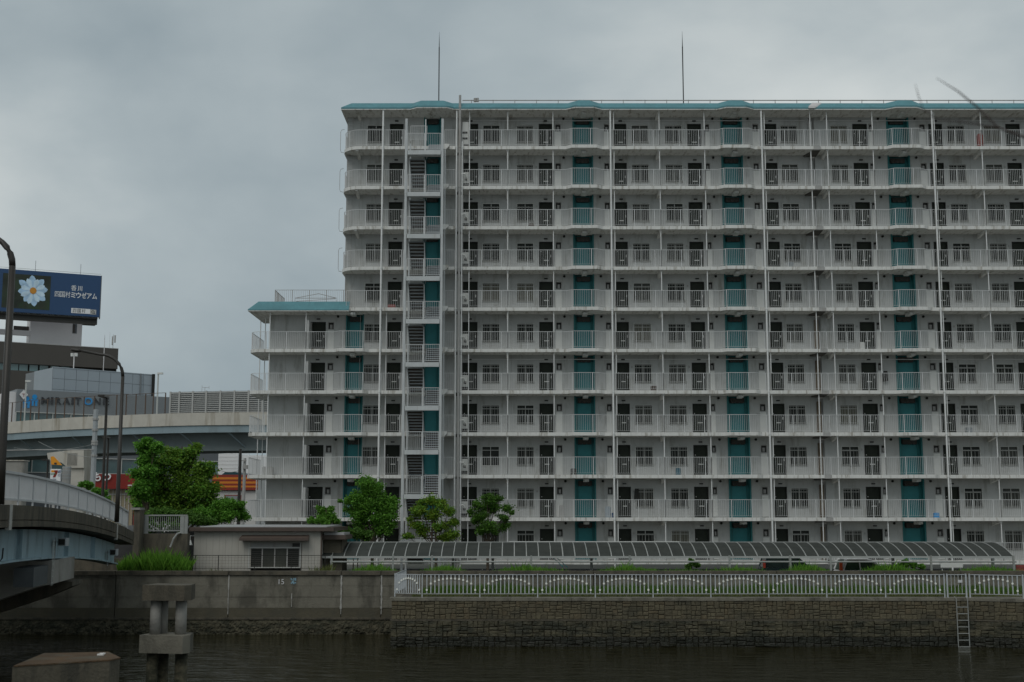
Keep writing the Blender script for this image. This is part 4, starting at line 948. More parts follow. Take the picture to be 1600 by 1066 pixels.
def bridge_rail(off):
    sp = 2.1/LB; t_ = 0.02; i = 0
    while t_ < 1.55:
        h_ = MB(); h_.sweep([bp_(t_, off-0.06, 0), bp_(t_, off+0.06, 0), bp_(t_, off+0.06, -0.07), bp_(t_, off-0.06, -0.07)], [bp_(t_+sp-0.0006, off-0.06, 0), bp_(t_+sp-0.0006, off+0.06, 0), bp_(t_+sp-0.0006, off+0.06, -0.07), bp_(t_+sp-0.0006, off-0.06, -0.07)], True)
        h_.sweep([bp_(t_, off-0.025, -0.74), bp_(t_, off+0.025, -0.74), bp_(t_, off+0.025, -0.80), bp_(t_, off-0.025, -0.80)], [bp_(t_+sp, off-0.025, -0.74), bp_(t_+sp, off+0.025, -0.74), bp_(t_+sp, off+0.025, -0.80), bp_(t_+sp, off-0.025, -0.80)], True)
        pn = ob('rail_panel', h_, 'bridge_rail', br_)
        sl = MB(); nn = 15
        for j in range(nn):
            a = t_+sp*(j+0.5)/nn; w2 = 0.040/LB; sl.sweep([bp_(a-w2, off-0.012, -0.07), bp_(a+w2, off-0.012, -0.07), bp_(a+w2, off+0.012, -0.07), bp_(a-w2, off+0.012, -0.07)], [bp_(a-w2, off-0.012, -0.74), bp_(a+w2, off-0.012, -0.74), bp_(a+w2, off+0.012, -0.74), bp_(a-w2, off+0.012, -0.74)], True)
        sub('slats', sl, 'bridge_rail', pn)
        ob('rail_post', MB().bar(bp_(t_, off-0.02, -0.95), bp_(t_, off-0.02, -0.03), 0.04), 'bridge_rail', br_)
        t_ += sp; i += 1
bridge_rail(0.2); bridge_rail(9.6)
# expansion strips on the edge beam
for t_ in (0.93, 0.185):
    ob('joint_strip', MB().sweep([bp_(t_, -0.012, -0.92), bp_(t_, 0.1, -0.92), bp_(t_, 0.1, -1.61), bp_(t_, -0.012, -1.61)], [bp_(t_+0.012, -0.012, -0.92), bp_(t_+0.012, 0.1, -0.92), bp_(t_+0.012, 0.1, -1.61), bp_(t_+0.012, -0.012, -1.61)], True), 'joint_white', br_)
mat('dark_box', (0.085, 0.095, 0.10), 0.6, var=0.2)
# cantilever pier under the deck
t0, t1 = 0.49, 0.645
pz_ = lambda t_, off, z: Vector((bp_(t_, off, 0).x, bp_(t_, off, 0).y, z))
zc = zr(0.63)-2.62
prof = [(0.35, zc), (0.35, zc-0.78), (0.75, zc-0.85), (5.0, zc-2.3), (5.0, zc)]
ob('pier_cap', MB().sweep([pz_(t0, o, z) for o, z in prof], [pz_(t1, o, z) for o, z in prof], True), 'concrete_mid', br_)
ob('pier_shaft', MB().sweep([pz_(t0, o, z) for o, z in ((3.8,zc-1.5),(3.8,-2),(6.8,-2),(6.8,zc-1.5))], [pz_(t1, o, z) for o, z in ((3.8,zc-1.5),(3.8,-2),(6.8,-2),(6.8,zc-1.5))], True), 'concrete_dark', br_)
for off in (0.95, 3.6): ob('bearing', MB().sweep([pz_(t0+0.02, off-0.1, zc), pz_(t0+0.02, off+0.4, zc), pz_(t0+0.02, off+0.4, zc+0.1), pz_(t0+0.02, off-0.1, zc+0.1)], [pz_(t1-0.02, off-0.1, zc), pz_(t1-0.02, off+0.4, zc), pz_(t1-0.02, off+0.4, zc+0.1), pz_(t1-0.02, off-0.1, zc+0.1)], True), 'dark_metal', br_)
# sloping cross beam lower left
cb = [at(113,909,47), at(113,916,47), at(60,938,47), at(0,958,47), at(-90,985,47), at(-90,912,47)]
ob('pile_cap', MB().sweep([(p.x, 47.0, p.z) for p in cb], [(p.x-0.3, 49.0, p.z) for p in cb], True), 'concrete_dark', br_)
ob('utility_box', MB().sweep([pz_(0.66, 0.40, zc-0.12), pz_(0.66, 1.0, zc-0.12), pz_(0.66, 1.0, zc-0.72), pz_(0.66, 0.40, zc-0.72)], [pz_(0.74, 0.40, zc-0.12), pz_(0.74, 1.0, zc-0.12), pz_(0.74, 1.0, zc-0.72), pz_(0.74, 0.40, zc-0.72)], True), 'dark_box', br_)
lb = MB()
for t_ in (0.649, 0.658): lb.bar(pz_(t_, 0.28, zc-0.8), pz_(t_, 0.28, zc+0.7), 0.016)
for j in range(7): lb.bar(pz_(0.649, 0.28, zc-0.7+j*0.2), pz_(0.658, 0.28, zc-0.7+j*0.2), 0.012)
ob('access_ladder', lb, 'aluminium', br_)
# flood lamps and hanging hook on the girder
def lampbox(t_, dz, nm, lab):
    o_ = thing(nm, pz_(t_, 0.5, zr(t_)-2.0), lab, 'lamp')
    p = bp_(t_, 0.22, dz)
    ob('housing', MB().bbox(p.x-0.16, p.x+0.16, p.y-0.15, p.y+0.15, p.z-0.14, p.z+0.14, 0.03), 'stair_steel', o_)
    ob('lens', MB().box(p.x-0.11, p.x+0.11, p.y-0.175, p.y-0.155, p.z-0.10, p.z+0.10), 'dark_metal', o_)
    ob('bracket', MB().bar(p+Vector((-0.3,0.1,-0.6)), p+Vector((-0.3,0.1,0.15)), 0.03).bar(p+Vector((-0.45,0.1,0.0)), p+Vector((0.1,0.1,0.0)), 0.03), 'stair_steel', o_)
lampbox(0.605, -2.0, 'navigation_lamp', 'boxy navigation lamp bracketed to blue girder above the pier')
lampbox(0.16, -2.12, 'navigation_lamp', 'small lamp box under the far end of the bridge')
hk = bp_(0.925, 0.36, -1.75); tag(ob('mooring_hook', MB().tube([hk, hk+Vector((0,0,-0.62)), hk+Vector((0.06,0,-0.72)), hk+Vector((0.14,0,-0.62)), hk+Vector((0.15,0,-0.35))], 0.022, 6), 'dark_metal'), 'black steel hook hanging on the pale blue girder', 'hook')
# abutment, side retaining wall with its railing
ab = thing('abutment', (-18.5, 64, 0), 'dark concrete abutment wall holding the bank beside the bridge end', 'wall')
aY = 65.0
ax0_, ax1_ = X(214, 840, aY), X(293, 840, aY)
ob('wall_face', MB().bbox(ax0_, ax1_, aY, aY+0.5, GZ-0.5, Z(834, aY), 0.03), 'concrete_dark', ab)
ob('end_post', MB().bbox(X(212,820,aY-.4), X(222,820,aY-.4), aY-0.8, aY-0.05, 2.0, Z(797, aY), 0.03), 'concrete_dark', ab)
ob('bridge_seat', MB().box(-30, ax0_-0.05, aY-0.2, aY+4, 0.5, 3.6), 'concrete_dark', ab)
ob('post_cap', MB().bbox(X(209,798,aY-.4), X(223,798,aY-.4), aY-0.9, aY+0.0, Z(797, aY)+0.003, Z(793.5, aY), 0.02), 'concrete_mid', ab)
tag(ob('road_approach', MB().box(-32, ax0_, aY+0.55, 110, GZ-0.1, zr(0)-1.0), 'asphalt'), 'road running on behind the bridge', kind='structure')
bf = thing('bank_railing', (X(255,820,aY), aY, Z(834,aY)), 'short grey railing with wide end posts on the abutment', 'railing')
z0_, z1_ = Z(834, aY), Z(806.5, aY)
for px_, w_ in ((224, .05), (229, .09), (285, .10), (291, .08)): x_ = X(px_, 820, aY+.2); ob('post', MB().box(x_-w_, x_+w_, aY+0.15, aY+0.25, z0_, z1_), 'pale_pipe', bf)
ob('rail', MB().box(X(222,806,aY+.2), X(293,806,aY+.2), aY+0.14, aY+0.26, z1_+0.002, z1_+0.07).box(X(230,830,aY+.2), X(284,830,aY+.2), aY+0.17, aY+0.23, z0_+0.12, z0_+0.17), 'pale_pipe', bf)
b_ = MB()
for i in range(17): x_ = X(232+i*3.1, 820, aY+.2); b_.box(x_-0.012, x_+0.012, aY+0.19, aY+0.21, z0_+0.17, z1_)
ob('bars', b_, 'pale_pipe', bf)
hp_ = at(273, 842, aY-0.1); tag(ob('drain_hose', MB().tube([at(283,832.5,aY-0.06), at(277,834,aY-0.12), at(271,842,aY-0.2), at(266,855,aY-0.25)], 0.05, 8), 'pale_pipe'), 'pale curved hose draped down the abutment wall', 'hose')

# street lamps
def street_lamp(base, ztop, armv, label, group='street lamps', r=0.09, foot=True):
    t_ = thing('street_lamp', base, label, 'street lamp', group); b0 = Vector(base)
    ob('pole', MB().tube([b0, b0+Vector((0,0,1.2)), Vector((b0.x, b0.y, ztop-1.0))], [r*1.15, r, r*0.8], 10), 'lamp_brown', t_, True)
    a = Vector(armv); P = [Vector((b0.x,b0.y,ztop-1.0))]
    for i in range(1, 9):
        th = math.pi/2*i/8; P.append(Vector((b0.x, b0.y, ztop-1.0))+Vector((a.x*0.45*(1-math.cos(th)), a.y*0.45*(1-math.cos(th)), (a.z)*math.sin(th))))
    P.append(Vector((b0.x+a.x*0.8, b0.y+a.y*0.8, ztop-1.0+a.z*1.16)))
    ob('arm', MB().tube(P, [r*0.8]*4+[r*0.7]*3+[r*0.62]*3, 10), 'lamp_brown', t_, True)
    e_ = P[-1]; f_ = Vector((b0.x+a.x*1.0, b0.y+a.y*1.0, e_.z+0.06))
    ob('lantern', MB().tube([e_, e_+(f_-e_)*0.3, e_+(f_-e_)*0.8, f_], [r*0.6, r*1.0, r*0.9, r*0.4], 8), 'lamp_brown', t_, True)
b0 = bp_(1.03, -0.0, -0.93); b0 = bp_(1.0, 0.35, -0.93)
x1 = X(2, 735, b0.y); street_lamp((x1, b0.y, b0.z), Z(352, b0.y)-0.1, (-2.3, 0.2, 0.9), 'thick dark brown street lamp at the very left, bending out of frame', r=0.105)
b1 = bp_(0.24, -0.03, -0.93); street_lamp((X(183,800,b1.y), b1.y, b1.z-0.0), Z(553, b1.y), (-2.35, 0.1, 0.98), 'dark brown street lamp with curved arm near the bridge end', r=0.088)
for px_, yt, Yd, lab in ((163.5, 622, 78, 'dark brown lamp post standing just left of the curved lamp'), (169, 685, 112, 'short thin dark lamp post behind the bridge railing'), (76, 720, 118, 'thin dark lamp post left of the pier sign')):
    t_ = thing('street_lamp', (X(px_, 760, Yd), Yd, zr(0)-1.0), lab, 'street lamp', 'street lamps'); x_ = X(px_, 700, Yd); zt = Z(yt, Yd)
    ob('pole', MB().tube([(x_, Yd, zr(0)-1.05), (x_, Yd, zt)], 0.085 if Yd < 100 else 0.09, 8), 'lamp_brown', t_)
    ob('lantern', MB().bbox(x_-0.28, x_+0.13, Yd-0.9, Yd+0.12, zt, zt+0.12, 0.03), 'lamp_brown', t_)

# old piles in the canal
YD = 40.0
dl = thing('pile_dolphin', (X(261,1000,YD), YD, 0), 'weathered concrete pile trestle with two cross caps standing in the canal', 'pile trestle')
def cap(px0, px1, y0, y1, dep, skew, m='concrete_dark'):
    xa, xb = X(px0, (y0+y1)/2, YD), X(px1, (y0+y1)/2, YD)
    pl_ = [(xa, YD-0.1), (xb-0.15, YD-0.35), (xb, YD-0.1), (xb-0.1, YD+dep), (xa+0.2, YD+dep+0.1)]
    ob('cross_cap', MB().prism(pl_, Z(y1, YD), Z(y0, YD)), m, dl)
cap(224, 300, 914, 938, 0.8, 0); cap(219, 297.5, 992, 1020, 0.75, 0, 'concrete')
for px_, dy, r_ in ((241.5, 0.1, 0.17), (257, 0.75, 0.15), (281.5, 0.1, 0.18)):
    x_ = X(px_, 965, YD+dy); b_ = MB().cyl((x_, YD+0.15+dy*0.6), r_, Z(992.5, YD), Z(937.8, YD), 14, r_*0.97); ob('pile', b_, 'concrete_mid', dl, True)
    x_ = X(px_-5 if px_ < 250 else px_, 1040, YD+dy); ob('pile', MB().cyl((x_, YD+0.15+dy*0.6), r_*1.12, -1.5, Z(1019.5, YD), 14, r_*1.05), 'algae_rock', dl, True)
bk = [(-10.27, 26.8), (-8.62, 27.9), (-8.52, 28.3), (-9.17, 29.5), (-10.52, 29.2)]
zk = Z(1030, 28)
ok_ = thing('old_pier_block', (-9.8, 28, 0), 'broad old concrete pier block with rusty top at lower left', 'pier block')
mat('rusty_top', (0.095, 0.058, 0.030), 0.9, var=0.35, scale=1.8, stain=(0.10, 0.092, 0.068), stain_amt=0.9, stain_scale=(1.4, 1.4, 0.9), thr=0.46, bump=0.8)
ob('shaft', MB().prism(bk, -2, zk-0.03), 'concrete_dark', ok_); ob('top_slab', MB().prism([(p[0]*0.998, p[1]) for p in bk], zk-0.029, zk), 'rusty_top', ok_)
pp_ = at(163, 1020.5, 29.0); tag(ob('shell_scrap', MB().bbox(pp_.x-0.07, pp_.x+0.07, 28.7, 28.8, zk+0.001, zk+0.03, 0.01).bbox(pp_.x-0.02, pp_.x+0.10, 28.72, 28.78, zk+0.031, zk+0.05, 0.008), 'flower_white'), 'small white scrap lying on the old pier block', 'scrap')

# ------------------------------------------------------------------ elevated expressway
vpts = [(-140, 190), (-60, 174), (5, 166), (60, 161), (110, 157.5), (160, 155), (210, 153), (267, 151), (289, 150.5), (311, 150), (333, 149.7), (355, 149.5), (377, 149.3), (400, 149.2), (424, 149.3), (470, 149.8), (560, 152)]
VT = 17.75
VP = [Vector((X(a, 650, d), d, 0)) for a, d in vpts]
vd = thing('elevated_expressway', (VP[6].x, VP[6].y, GZ), 'curving elevated expressway with pale parapet above grey blue girder', 'viaduct')
def vr(prof, m, name, i0=0, i1=None, parent=None):
    b_ = MB(); i1 = len(VP)-1 if i1 is None else i1
    N = []
    for i in range(len(VP)):
        d = (VP[min(i+1, len(VP)-1)]-VP[max(i-1, 0)]).normalized(); N.append(Vector((-d.y, d.x, 0)))
    for i in range(i0, i1):
        b_.sweep([VP[i]+N[i]*o+Vector((0,0,z)) for o, z in prof], [VP[i+1]+N[i+1]*o+Vector((0,0,z)) for o, z in prof], True)
    return ob(name, b_, m, parent or vd)
for i in range(len(VP)-1):
    vr([(0,VT),(0,VT-1.50),(0.35,VT-1.50),(0.35,VT)], 'concrete_pale', 'parapet_panel', i, i+1)
vr([(0.15,VT-1.51),(0.15,VT-2.35),(0.35,VT-2.35),(0.35,VT-1.51)], 'viaduct_steel', 'fascia_girder')
vr([(0.35,VT-1.51),(0.35,VT-1.8),(11,VT-1.8),(11,VT-1.51)], 'viaduct_dark', 'deck')
vr([(2.2,VT-1.81),(2.2,VT-4.4),(2.6,VT-4.4),(2.6,VT-1.81)], 'viaduct_dark', 'main_girder')
vr([(8.2,VT-1.81),(8.2,VT-4.4),(8.6,VT-4.4),(8.6,VT-1.81)], 'viaduct_dark', 'main_girder')
vr([(11,VT),(11,VT-1.50),(11.35,VT-1.50),(11.35,VT)], 'concrete_pale', 'parapet_panel')
for px_ in (30, 110, 205, 280, 355):                   # raking brackets
    d = np.interp(px_, [a for a, _ in vpts], [d for _, d in vpts]); p = Vector((X(px_, 690, d), d, 0))
    ob('bracket', MB().bar(p+Vector((0,0.3,VT-2.3)), p+Vector((1.9,2.2,VT-4.2)), 0.13), 'viaduct_steel', vd)
# open fence (left) and louvred noise barrier (right)
vf = thing('expressway_fence', (VP[4].x, VP[4].y, VT), 'see-through fence with rusty brown posts on the expressway parapet', 'fence')
fpx = [-20, 2, 19, 33, 48, 61, 74, 87, 101, 116, 131, 147, 165, 182, 197, 212, 227, 239, 258]
def vat(px_): return float(np.interp(px_, [a for a, _ in vpts], [d for _, d in vpts]))
FT = VT+2.5
for a in fpx:
    d = vat(a)+0.15; x_ = X(a, 640, d); ob('post', MB().box(x_-0.055, x_+0.055, d-0.07, d+0.07, VT, FT), 'fence_brown', vf)
for a, c_ in zip(fpx[:-1], fpx[1:]):
    d0, d1 = vat(a)+0.15, vat(c_)+0.15; xa, xc = X(a,640,d0), X(c_,640,d1)
    ob('mesh_panel', MB().quad((xa+.08,d0,VT+0.05),(xc-.08,d1,VT+0.05),(xc-.08,d1,FT-0.05),(xa+.08,d0,FT-0.05)), 'mesh_panel', vf)
    ob('top_rail', MB().bar((xa,d0,FT), (xc,d1,FT), 0.05), 'fence_brown', vf)
nbz = thing('noise_barrier', (VP[10].x, VP[10].y, VT), 'grey louvred noise barrier panels on the right of the expressway', 'noise barrier')
bpx = [266, 280, 301, 322, 344, 366, 388, 410, 432, 455]
for a in bpx: d = vat(a)+0.15; x_ = X(a, 630, d); ob('post', MB().box(x_-0.09, x_+0.09, d-0.12, d+0.1, VT, FT+0.1), 'louvre_grey', nbz)
for a, c_ in zip(bpx[:-1], bpx[1:]):
    d0, d1 = vat(a)+0.15, vat(c_)+0.15; xa, xc = X(a,630,d0)+0.09, X(c_,630,d1)-0.09
    pn = ob('louvre_panel', MB().sweep([(xa,d0+0.08,VT+0.02),(xa,d0+0.14,VT+0.02),(xa,d0+0.14,FT+0.05),(xa,d0+0.08,FT+0.05)], [(xc,d1+0.08,VT+0.02),(xc,d1+0.14,VT+0.02),(xc,d1+0.14,FT+0.05),(xc,d1+0.08,FT+0.05)], True), 'cloth_grey', nbz)
    sl = MB(); n = 11
    for j in range(n):
        z = VT+0.08+(FT-VT)*(j)/n
        sl.sweep([(xa,d0-0.08,z),(xa,d0+0.07,z+0.09),(xa,d0+0.07,z+0.12),(xa,d0-0.08,z+0.05)], [(xc,d1-0.08,z),(xc,d1+0.07,z+0.09),(xc,d1+0.07,z+0.12),(xc,d1-0.08,z+0.05)], True)
    sub('slats', sl, 'louvre_grey', pn)
# hammerhead pier
Yp = 150.0
pc = thing('viaduct_pier', (X(125,780,Yp), Yp, GZ), 'beige concrete hammerhead pier carrying the curving expressway', 'pier')
pr0 = [at(81,709,Yp), at(105,706,Yp), at(138,703,Yp), at(138,732,Yp), at(113,732,Yp), at(104,724,Yp), at(83,720,Yp)]
ob('cap_beam', MB().sweep([Vector((p.x, Yp-1.6, p.z)) for p in pr0][::-1], [Vector((p.x, Yp+2.4, p.z)) for p in pr0][::-1], True), 'concrete_pale', pc)
ob('column', MB().prism([(X(111,740,Yp), Yp-1.3), (X(137.5,740,Yp), Yp-1.3), (X(138,740,Yp), Yp+2), (X(112,740,Yp), Yp+2)], GZ, Z(731, Yp)), 'concrete_pale', pc)
rbm = MB()
for i in range(8): x_ = X(106+i*2.0, 715, Yp-1.6); rbm.box(x_-0.03, x_+0.03, Yp-1.68, Yp-1.601, Z(727, Yp-1.6), Z(708, Yp-1.6))
ob('cap_ribs', rbm, 'concrete_mid', pc)
tk = thing('drum_column', (X(104,740,146), 146, GZ), 'grey round banded column beside the expressway pier', 'column')
x_ = X(104, 740, 146)
ob('drum', MB().cyl((x_, 146), 0.48, GZ, Z(729,146), 16), 'pipe_grey', tk, False)
bnd = MB()
for y_ in (731, 736, 742, 747): bnd.cyl((x_, 146), 0.5, Z(y_,146)-0.05, Z(y_,146)+0.05, 16)
ob('bands', bnd, 'stair_steel', tk)

# lamps on the expressway
for px_, yt, yb, hd, lab in ((40, 597, 655, 1, 'white lamp post on the expressway in front of the lettered building'), (246, 585, 645, 1, 'white lamp post on the expressway by the louvred barrier')):
    d = vat(px_)+9; x_ = X(px_, 620, d); t_ = thing('expressway_lamp', (x_, d, VT-1.5), lab, 'street lamp', 'lamps on the expressway')
    ob('pole', MB().tube([(x_, d, VT-1.5), (x_, d, Z(yt, d))], 0.10, 8), 'aluminium', t_)
    if hd == 1: ob('lantern', MB().bbox(x_-0.1, x_+0.6, d-0.2, d+0.2, Z(yt, d), Z(yt, d)+0.22, 0.05), 'white_plastic', t_)
    else:
        for s_ in (-1, 1): ob('lantern', MB().bbox(x_+s_*0.3-0.18, x_+s_*0.3+0.18, d-0.2, d+0.2, Z(yt+4, d), Z(yt, d), 0.05), 'white_plastic', t_)

# ------------------------------------------------------------------ far buildings
def facade_frame(pxa, Ya, pxb, Yb, py):
    a = at(pxa, py, Ya); c_ = at(pxb, py, Yb); a.z = c_.z = 0
    u = (c_-a); L_ = u.length; u /= L_; n = Vector((-u.y, u.x, 0))
    return a, u, n, L_, py
def fbox(fr, s0, s1, d0, d1, z0, z1):
    a, u, n, L_, _ = fr; b_ = MB()
    return b_.prism([tuple((a+u*s+n*d)[:2]) for s, d in ((s0,d0),(s1,d0),(s1,d1),(s0,d1))], z0, z1)
def fs(fr, px_):
    """distance along a facade of the point seen at pixel column px_"""
    a, u, n, L_, py = fr; ss = np.linspace(-20, L_+50, 3000); xs = a.x+u.x*ss; ys = a.y+u.y*ss
    v = (533-py)/FPX; t_ = ys/(math.cos(PITCH)-v*math.sin(PITCH)); return float(ss[np.argmin(np.abs(xs/t_*FPX+800-px_))])
def fz(fr, s, py): p = fr[0]+fr[1]*s; return Z(py, p.y)
def pt(fr, s, d, z): p = fr[0]+fr[1]*s+fr[2]*d; return Vector((p.x, p.y, z))
def ang(fr): return math.atan2(fr[1].y, fr[1].x)

# grey building with letters
F1 = facade_frame(22, 186, 345, 204, 700)
L1 = F1[3]; zt1 = fz(F1, 0, 608)
b1_ = thing('lettered_building', pt(F1, 8, 0, GZ), 'grey clad building with blue and black lettering and glass bands', 'building')
zbs = [(fz(F1,0,661), fz(F1,0,644)), (fz(F1,0,737), fz(F1,0,714))]
zz = GZ
for lo_, hi_ in [zbs[1], zbs[0]]:
    ob('wall', fbox(F1, 0, L1, 0, 14, zz, lo_), 'grey_cladding_dark', b1_); zz = hi_
ob('wall', fbox(F1, 0, L1, 0, 14, zz, zt1), 'grey_cladding', b1_)
ob('side_wing', fbox(F1, -1.2, -0.02, 0.4, 12, GZ, zt1-0.4), 'pink_white', b1_)
for bi, (lo_, hi_) in enumerate(zbs):
    n = 12
    for i in range(n):
        s0, s1 = L1*i/n, L1*(i+1)/n
        g_ = ob('window', fbox(F1, s0, s1, 0.25, 0.35, lo_+0.001, hi_-0.001), 'far_glass', b1_)
        sub('mullion', fbox(F1, s0-0.07, s0+0.07, -0.02, 0.24, lo_, hi_), 'aluminium', g_)
    ob('sill', fbox(F1, 0, L1, -0.12, 0.02, lo_-0.12, lo_), 'aluminium', b1_); ob('sill', fbox(F1, 0, L1, -0.12, 0.02, hi_, hi_+0.12), 'aluminium', b1_)
a1 = ang(F1)
def fill(fr, txt, px0, px1, ybase, hpx, m, parent, bold=0.03, d=-0.14, nm='lettering', ext=0.06):
    s0, s1 = fs(fr, px0), fs(fr, px1); p = fr[0]+fr[1]*s0
    h = hpx*p.y/FPX
    o = text(nm, txt, h/0.72, m, pt(fr, s0, d, fz(fr, s0, ybase)), (R(90), 0, ang(fr)), parent, ext=ext, bold=bold)
    vx = [v.co.x for v in o.data.vertices]; wdt = max(vx)-min(vx); o.scale.x = (s1-s0)/wdt
    for v in o.data.vertices: v.co.x -= min(vx)
    return o
def leveltext(*a, **k): return fill(*a, **k)
yb = lambda px_: 631.5+(px_-60)*0.012
for ch, p0_, p1_, m_ in (('M',60.5,73,'dark_print'),('I',75.5,79,'dark_print'),('R',82.5,92.5,'dark_print'),('A',94,106,'dark_print'),('I',108,111.5,'dark_print'),('T',113.5,123,'dark_print'),('O',127.5,141,'cyan_print'),('N',143.5,153.5,'dark_print'),('E',157.5,167,'dark_print')):
    fill(F1, ch, p0_, p1_, yb(p0_), 11.2, m_, b1_)
# two small person-like marks and a grey diamond
for px_, py_ in ((38, 627), (50, 624)):
    s_ = fs(F1, px_); z_ = fz(F1, s_, py_)
    o = MB()
    for j in range(12):
        pass
    b_ = MB(); c0 = pt(F1, s_, -0.12, z_+0.35)
    b_.sweep([c0+F1[1]*0.36*math.cos(j*math.pi/6)+Vector((0,0,0.36*math.sin(j*math.pi/6))) for j in range(12)], [c0+F1[2]*0.1+F1[1]*0.36*math.cos(j*math.pi/6)+Vector((0,0,0.36*math.sin(j*math.pi/6))) for j in range(12)], True)
    b_.v += []; ob('emblem', b_, 'cyan_print', b1_)
    ob('emblem', fbox(F1, s_-0.5, s_+0.5, -0.13, -0.03, z_-0.30, z_-0.02), 'cyan_print', b1_); ob('emblem', fbox(F1, s_-0.42, s_-0.08, -0.13, -0.03, z_-1.0, z_-0.302), 'cyan_print', b1_); ob('emblem', fbox(F1, s_+0.1, s_+0.42, -0.13, -0.03, z_-1.0, z_-0.302), 'cyan_print', b1_)
s_ = fs(F1, 32); z_ = fz(F1, s_, 617); c0 = pt(F1, s_, -0.35, z_)
ob('diamond_board', MB().sweep([c0+F1[1]*(-0.62), c0-Vector((0,0,.72)), c0+F1[1]*.62, c0+Vector((0,0,.72))], [c0+F1[2]*.1+F1[1]*(-0.62), c0+F1[2]*.1-Vector((0,0,.72)), c0+F1[2]*.1+F1[1]*.62, c0+F1[2]*.1+Vector((0,0,.72))], True), 'pink_white', b1_)
ob('diamond_mark', MB().bar(c0-F1[2]*.03+F1[1]*-.25+Vector((0,0,.1)), c0-F1[2]*.03+F1[1]*.25+Vector((0,0,.1)), 0.05).bar(c0-F1[2]*.03+Vector((0,0,.1)), c0-F1[2]*.03-Vector((0,0,.3)), 0.05), 'rust_red', b1_)

# pale blue panelled building
F2 = facade_frame(82, 210, 241, 222, 600)
b2_ = thing('panelled_building', pt(F2, 5, 0, GZ), 'pale blue grey panelled windowless building block', 'building')
zt2 = fz(F2, 0, 574.5); zb2 = fz(F2, 0, 625); n = 9
for i in range(n):
    for j in range(3):
        h_ = (zt2-zb2)/3
        ob('wall_panel', fbox(F2, F2[3]*i/n+0.03, F2[3]*(i+1)/n-0.03, 0, 0.2, zb2+h_*j+0.03, zb2+h_*(j+1)-0.03), 'blue_cladding', b2_)
ob('wall', fbox(F2, 0, F2[3], 0.08, 12, GZ, zt2-0.05), 'grey_cladding', b2_)
ob('side_wall', fbox(F2, -0.05, 0.0, 0.1, 8, zb2, zt2), 'blue_cladding', b2_)
ob('roof_trim', fbox(F2, -0.05, F2[3]+0.05, -0.05, 0.3, zt2, zt2+0.15), 'blue_cladding', b2_)
s_ = F2[3]-0.25; ob('cable_ladder', fbox(F2, s_-0.25, s_+0.2, -0.35, -0.02, zb2, zt2+0.2), 'dark_metal', b2_)
s_ = fs(F2, 219); ob('vent_pipe', fbox(F2, s_-0.1, s_+0.1, -0.25, -0.02, zb2, zt2+0.1), 'grey_cladding', b2_)

for px_, yt, hd, lab in ((125, 552, 2, 'twin headed lamp post on the pale blue panelled roof'), (172, 531, 0, 'thin pale pole on the panelled roof before the brown building')):
    s_ = fs(F2, px_); p = pt(F2, s_, 3.0, zt2-0.06); t_ = thing('roof_pole', p, lab, 'pole')
    ob('pole', MB().tube([p, (p.x, p.y, Z(yt, p.y))], 0.09 if hd else 0.06, 8), 'pink_white', t_)
    for q_ in ((-1, 1) if hd else ()): ob('lantern', MB().bbox(p.x+q_*0.36-0.2, p.x+q_*0.36+0.2, p.y-0.2, p.y+0.2, Z(yt+5, p.y), Z(yt, p.y), 0.05), 'white_plastic', t_)
    if not hd: ob('tip', MB().tube([(p.x,p.y,Z(yt,p.y)), (p.x,p.y,Z(yt-8,p.y))], [0.05, 0.015], 6), 'pipe_grey', t_)
# dark brown building with pinkish roof block
F3 = facade_frame(-60, 238, 184, 252, 570)
b3_ = thing('brown_building', pt(F3, 12, 0, GZ), 'dark brown clad building with a ribbon window under the roof', 'building')
z3t = fz(F3, fs(F3,184), 545.5); z3a = fz(F3, fs(F3,100), 572); z3b = fz(F3, fs(F3,100), 582.5)
ob('wall', fbox(F3, 0, F3[3], 0, 18, z3a, z3t), 'brown_cladding', b3_); ob('wall', fbox(F3, 0, F3[3], 0.3, 18, GZ, z3b), 'brown_cladding', b3_)
ob('recess', fbox(F3, 0, F3[3], 1.0, 17, z3b, z3a), 'dark_metal', b3_)
for px_ in (-8, 16, 31, 47, 63, 80, 97):
    s0 = fs(F3, px_); ob('window', fbox(F3, s0, s0+1.55, 0.6, 0.75, z3b+0.02, z3a-0.05), 'far_glass', b3_)
ob('roof_cap', fbox(F3, 0, F3[3], -0.05, 0.4, z3t, z3t+0.12), 'pipe_grey', b3_)
F4 = facade_frame(-70, 246, 128, 257, 520)
b4_ = thing('rooftop_block', pt(F4, 10, 2, z3t), 'pinkish white roof block with open frames below the billboard', 'building')
z4t = fz(F4, fs(F4,100), 497.5); z4b = z3t
s48 = fs(F4, 47.5)
hole = [(521.5, 534.5), (501, 516)]
ob('wall', fbox(F4, s48, F4[3], 0, 6, z4b, z4t), 'pink_white', b4_)
ob('frame_beam', fbox(F4, 0, s48-0.01, 0, 0.7, fz(F4,s48,501.5), z4t), 'pink_white', b4_)
ob('frame_beam', fbox(F4, 0, s48-0.01, 0, 0.7, fz(F4,s48,525), fz(F4,s48,517)), 'pink_white', b4_)
ob('frame_post', fbox(F4, fs(F4,14), fs(F4,14)+0.7, 0.05, 0.65, z4b, z4t-0.05), 'pink_white', b4_)
ob('frame_post', fbox(F4, fs(F4,-20), fs(F4,-20)+0.7, 0.05, 0.65, z4b, z4t-0.05), 'pink_white', b4_)
ob('screen', fbox(F4, fs(F4,23), s48-0.02, 2.5, 2.7, fz(F4,s48,517), fz(F4,s48,508)), 'louver_dark', b4_)
s0 = fs(F4, 113); wnd = ob('window', fbox(F4, s0, s0+0.85, -0.03, 0.02, fz(F4,s0,521), fz(F4,s0,506)), 'grey_cladding_dark', b4_)
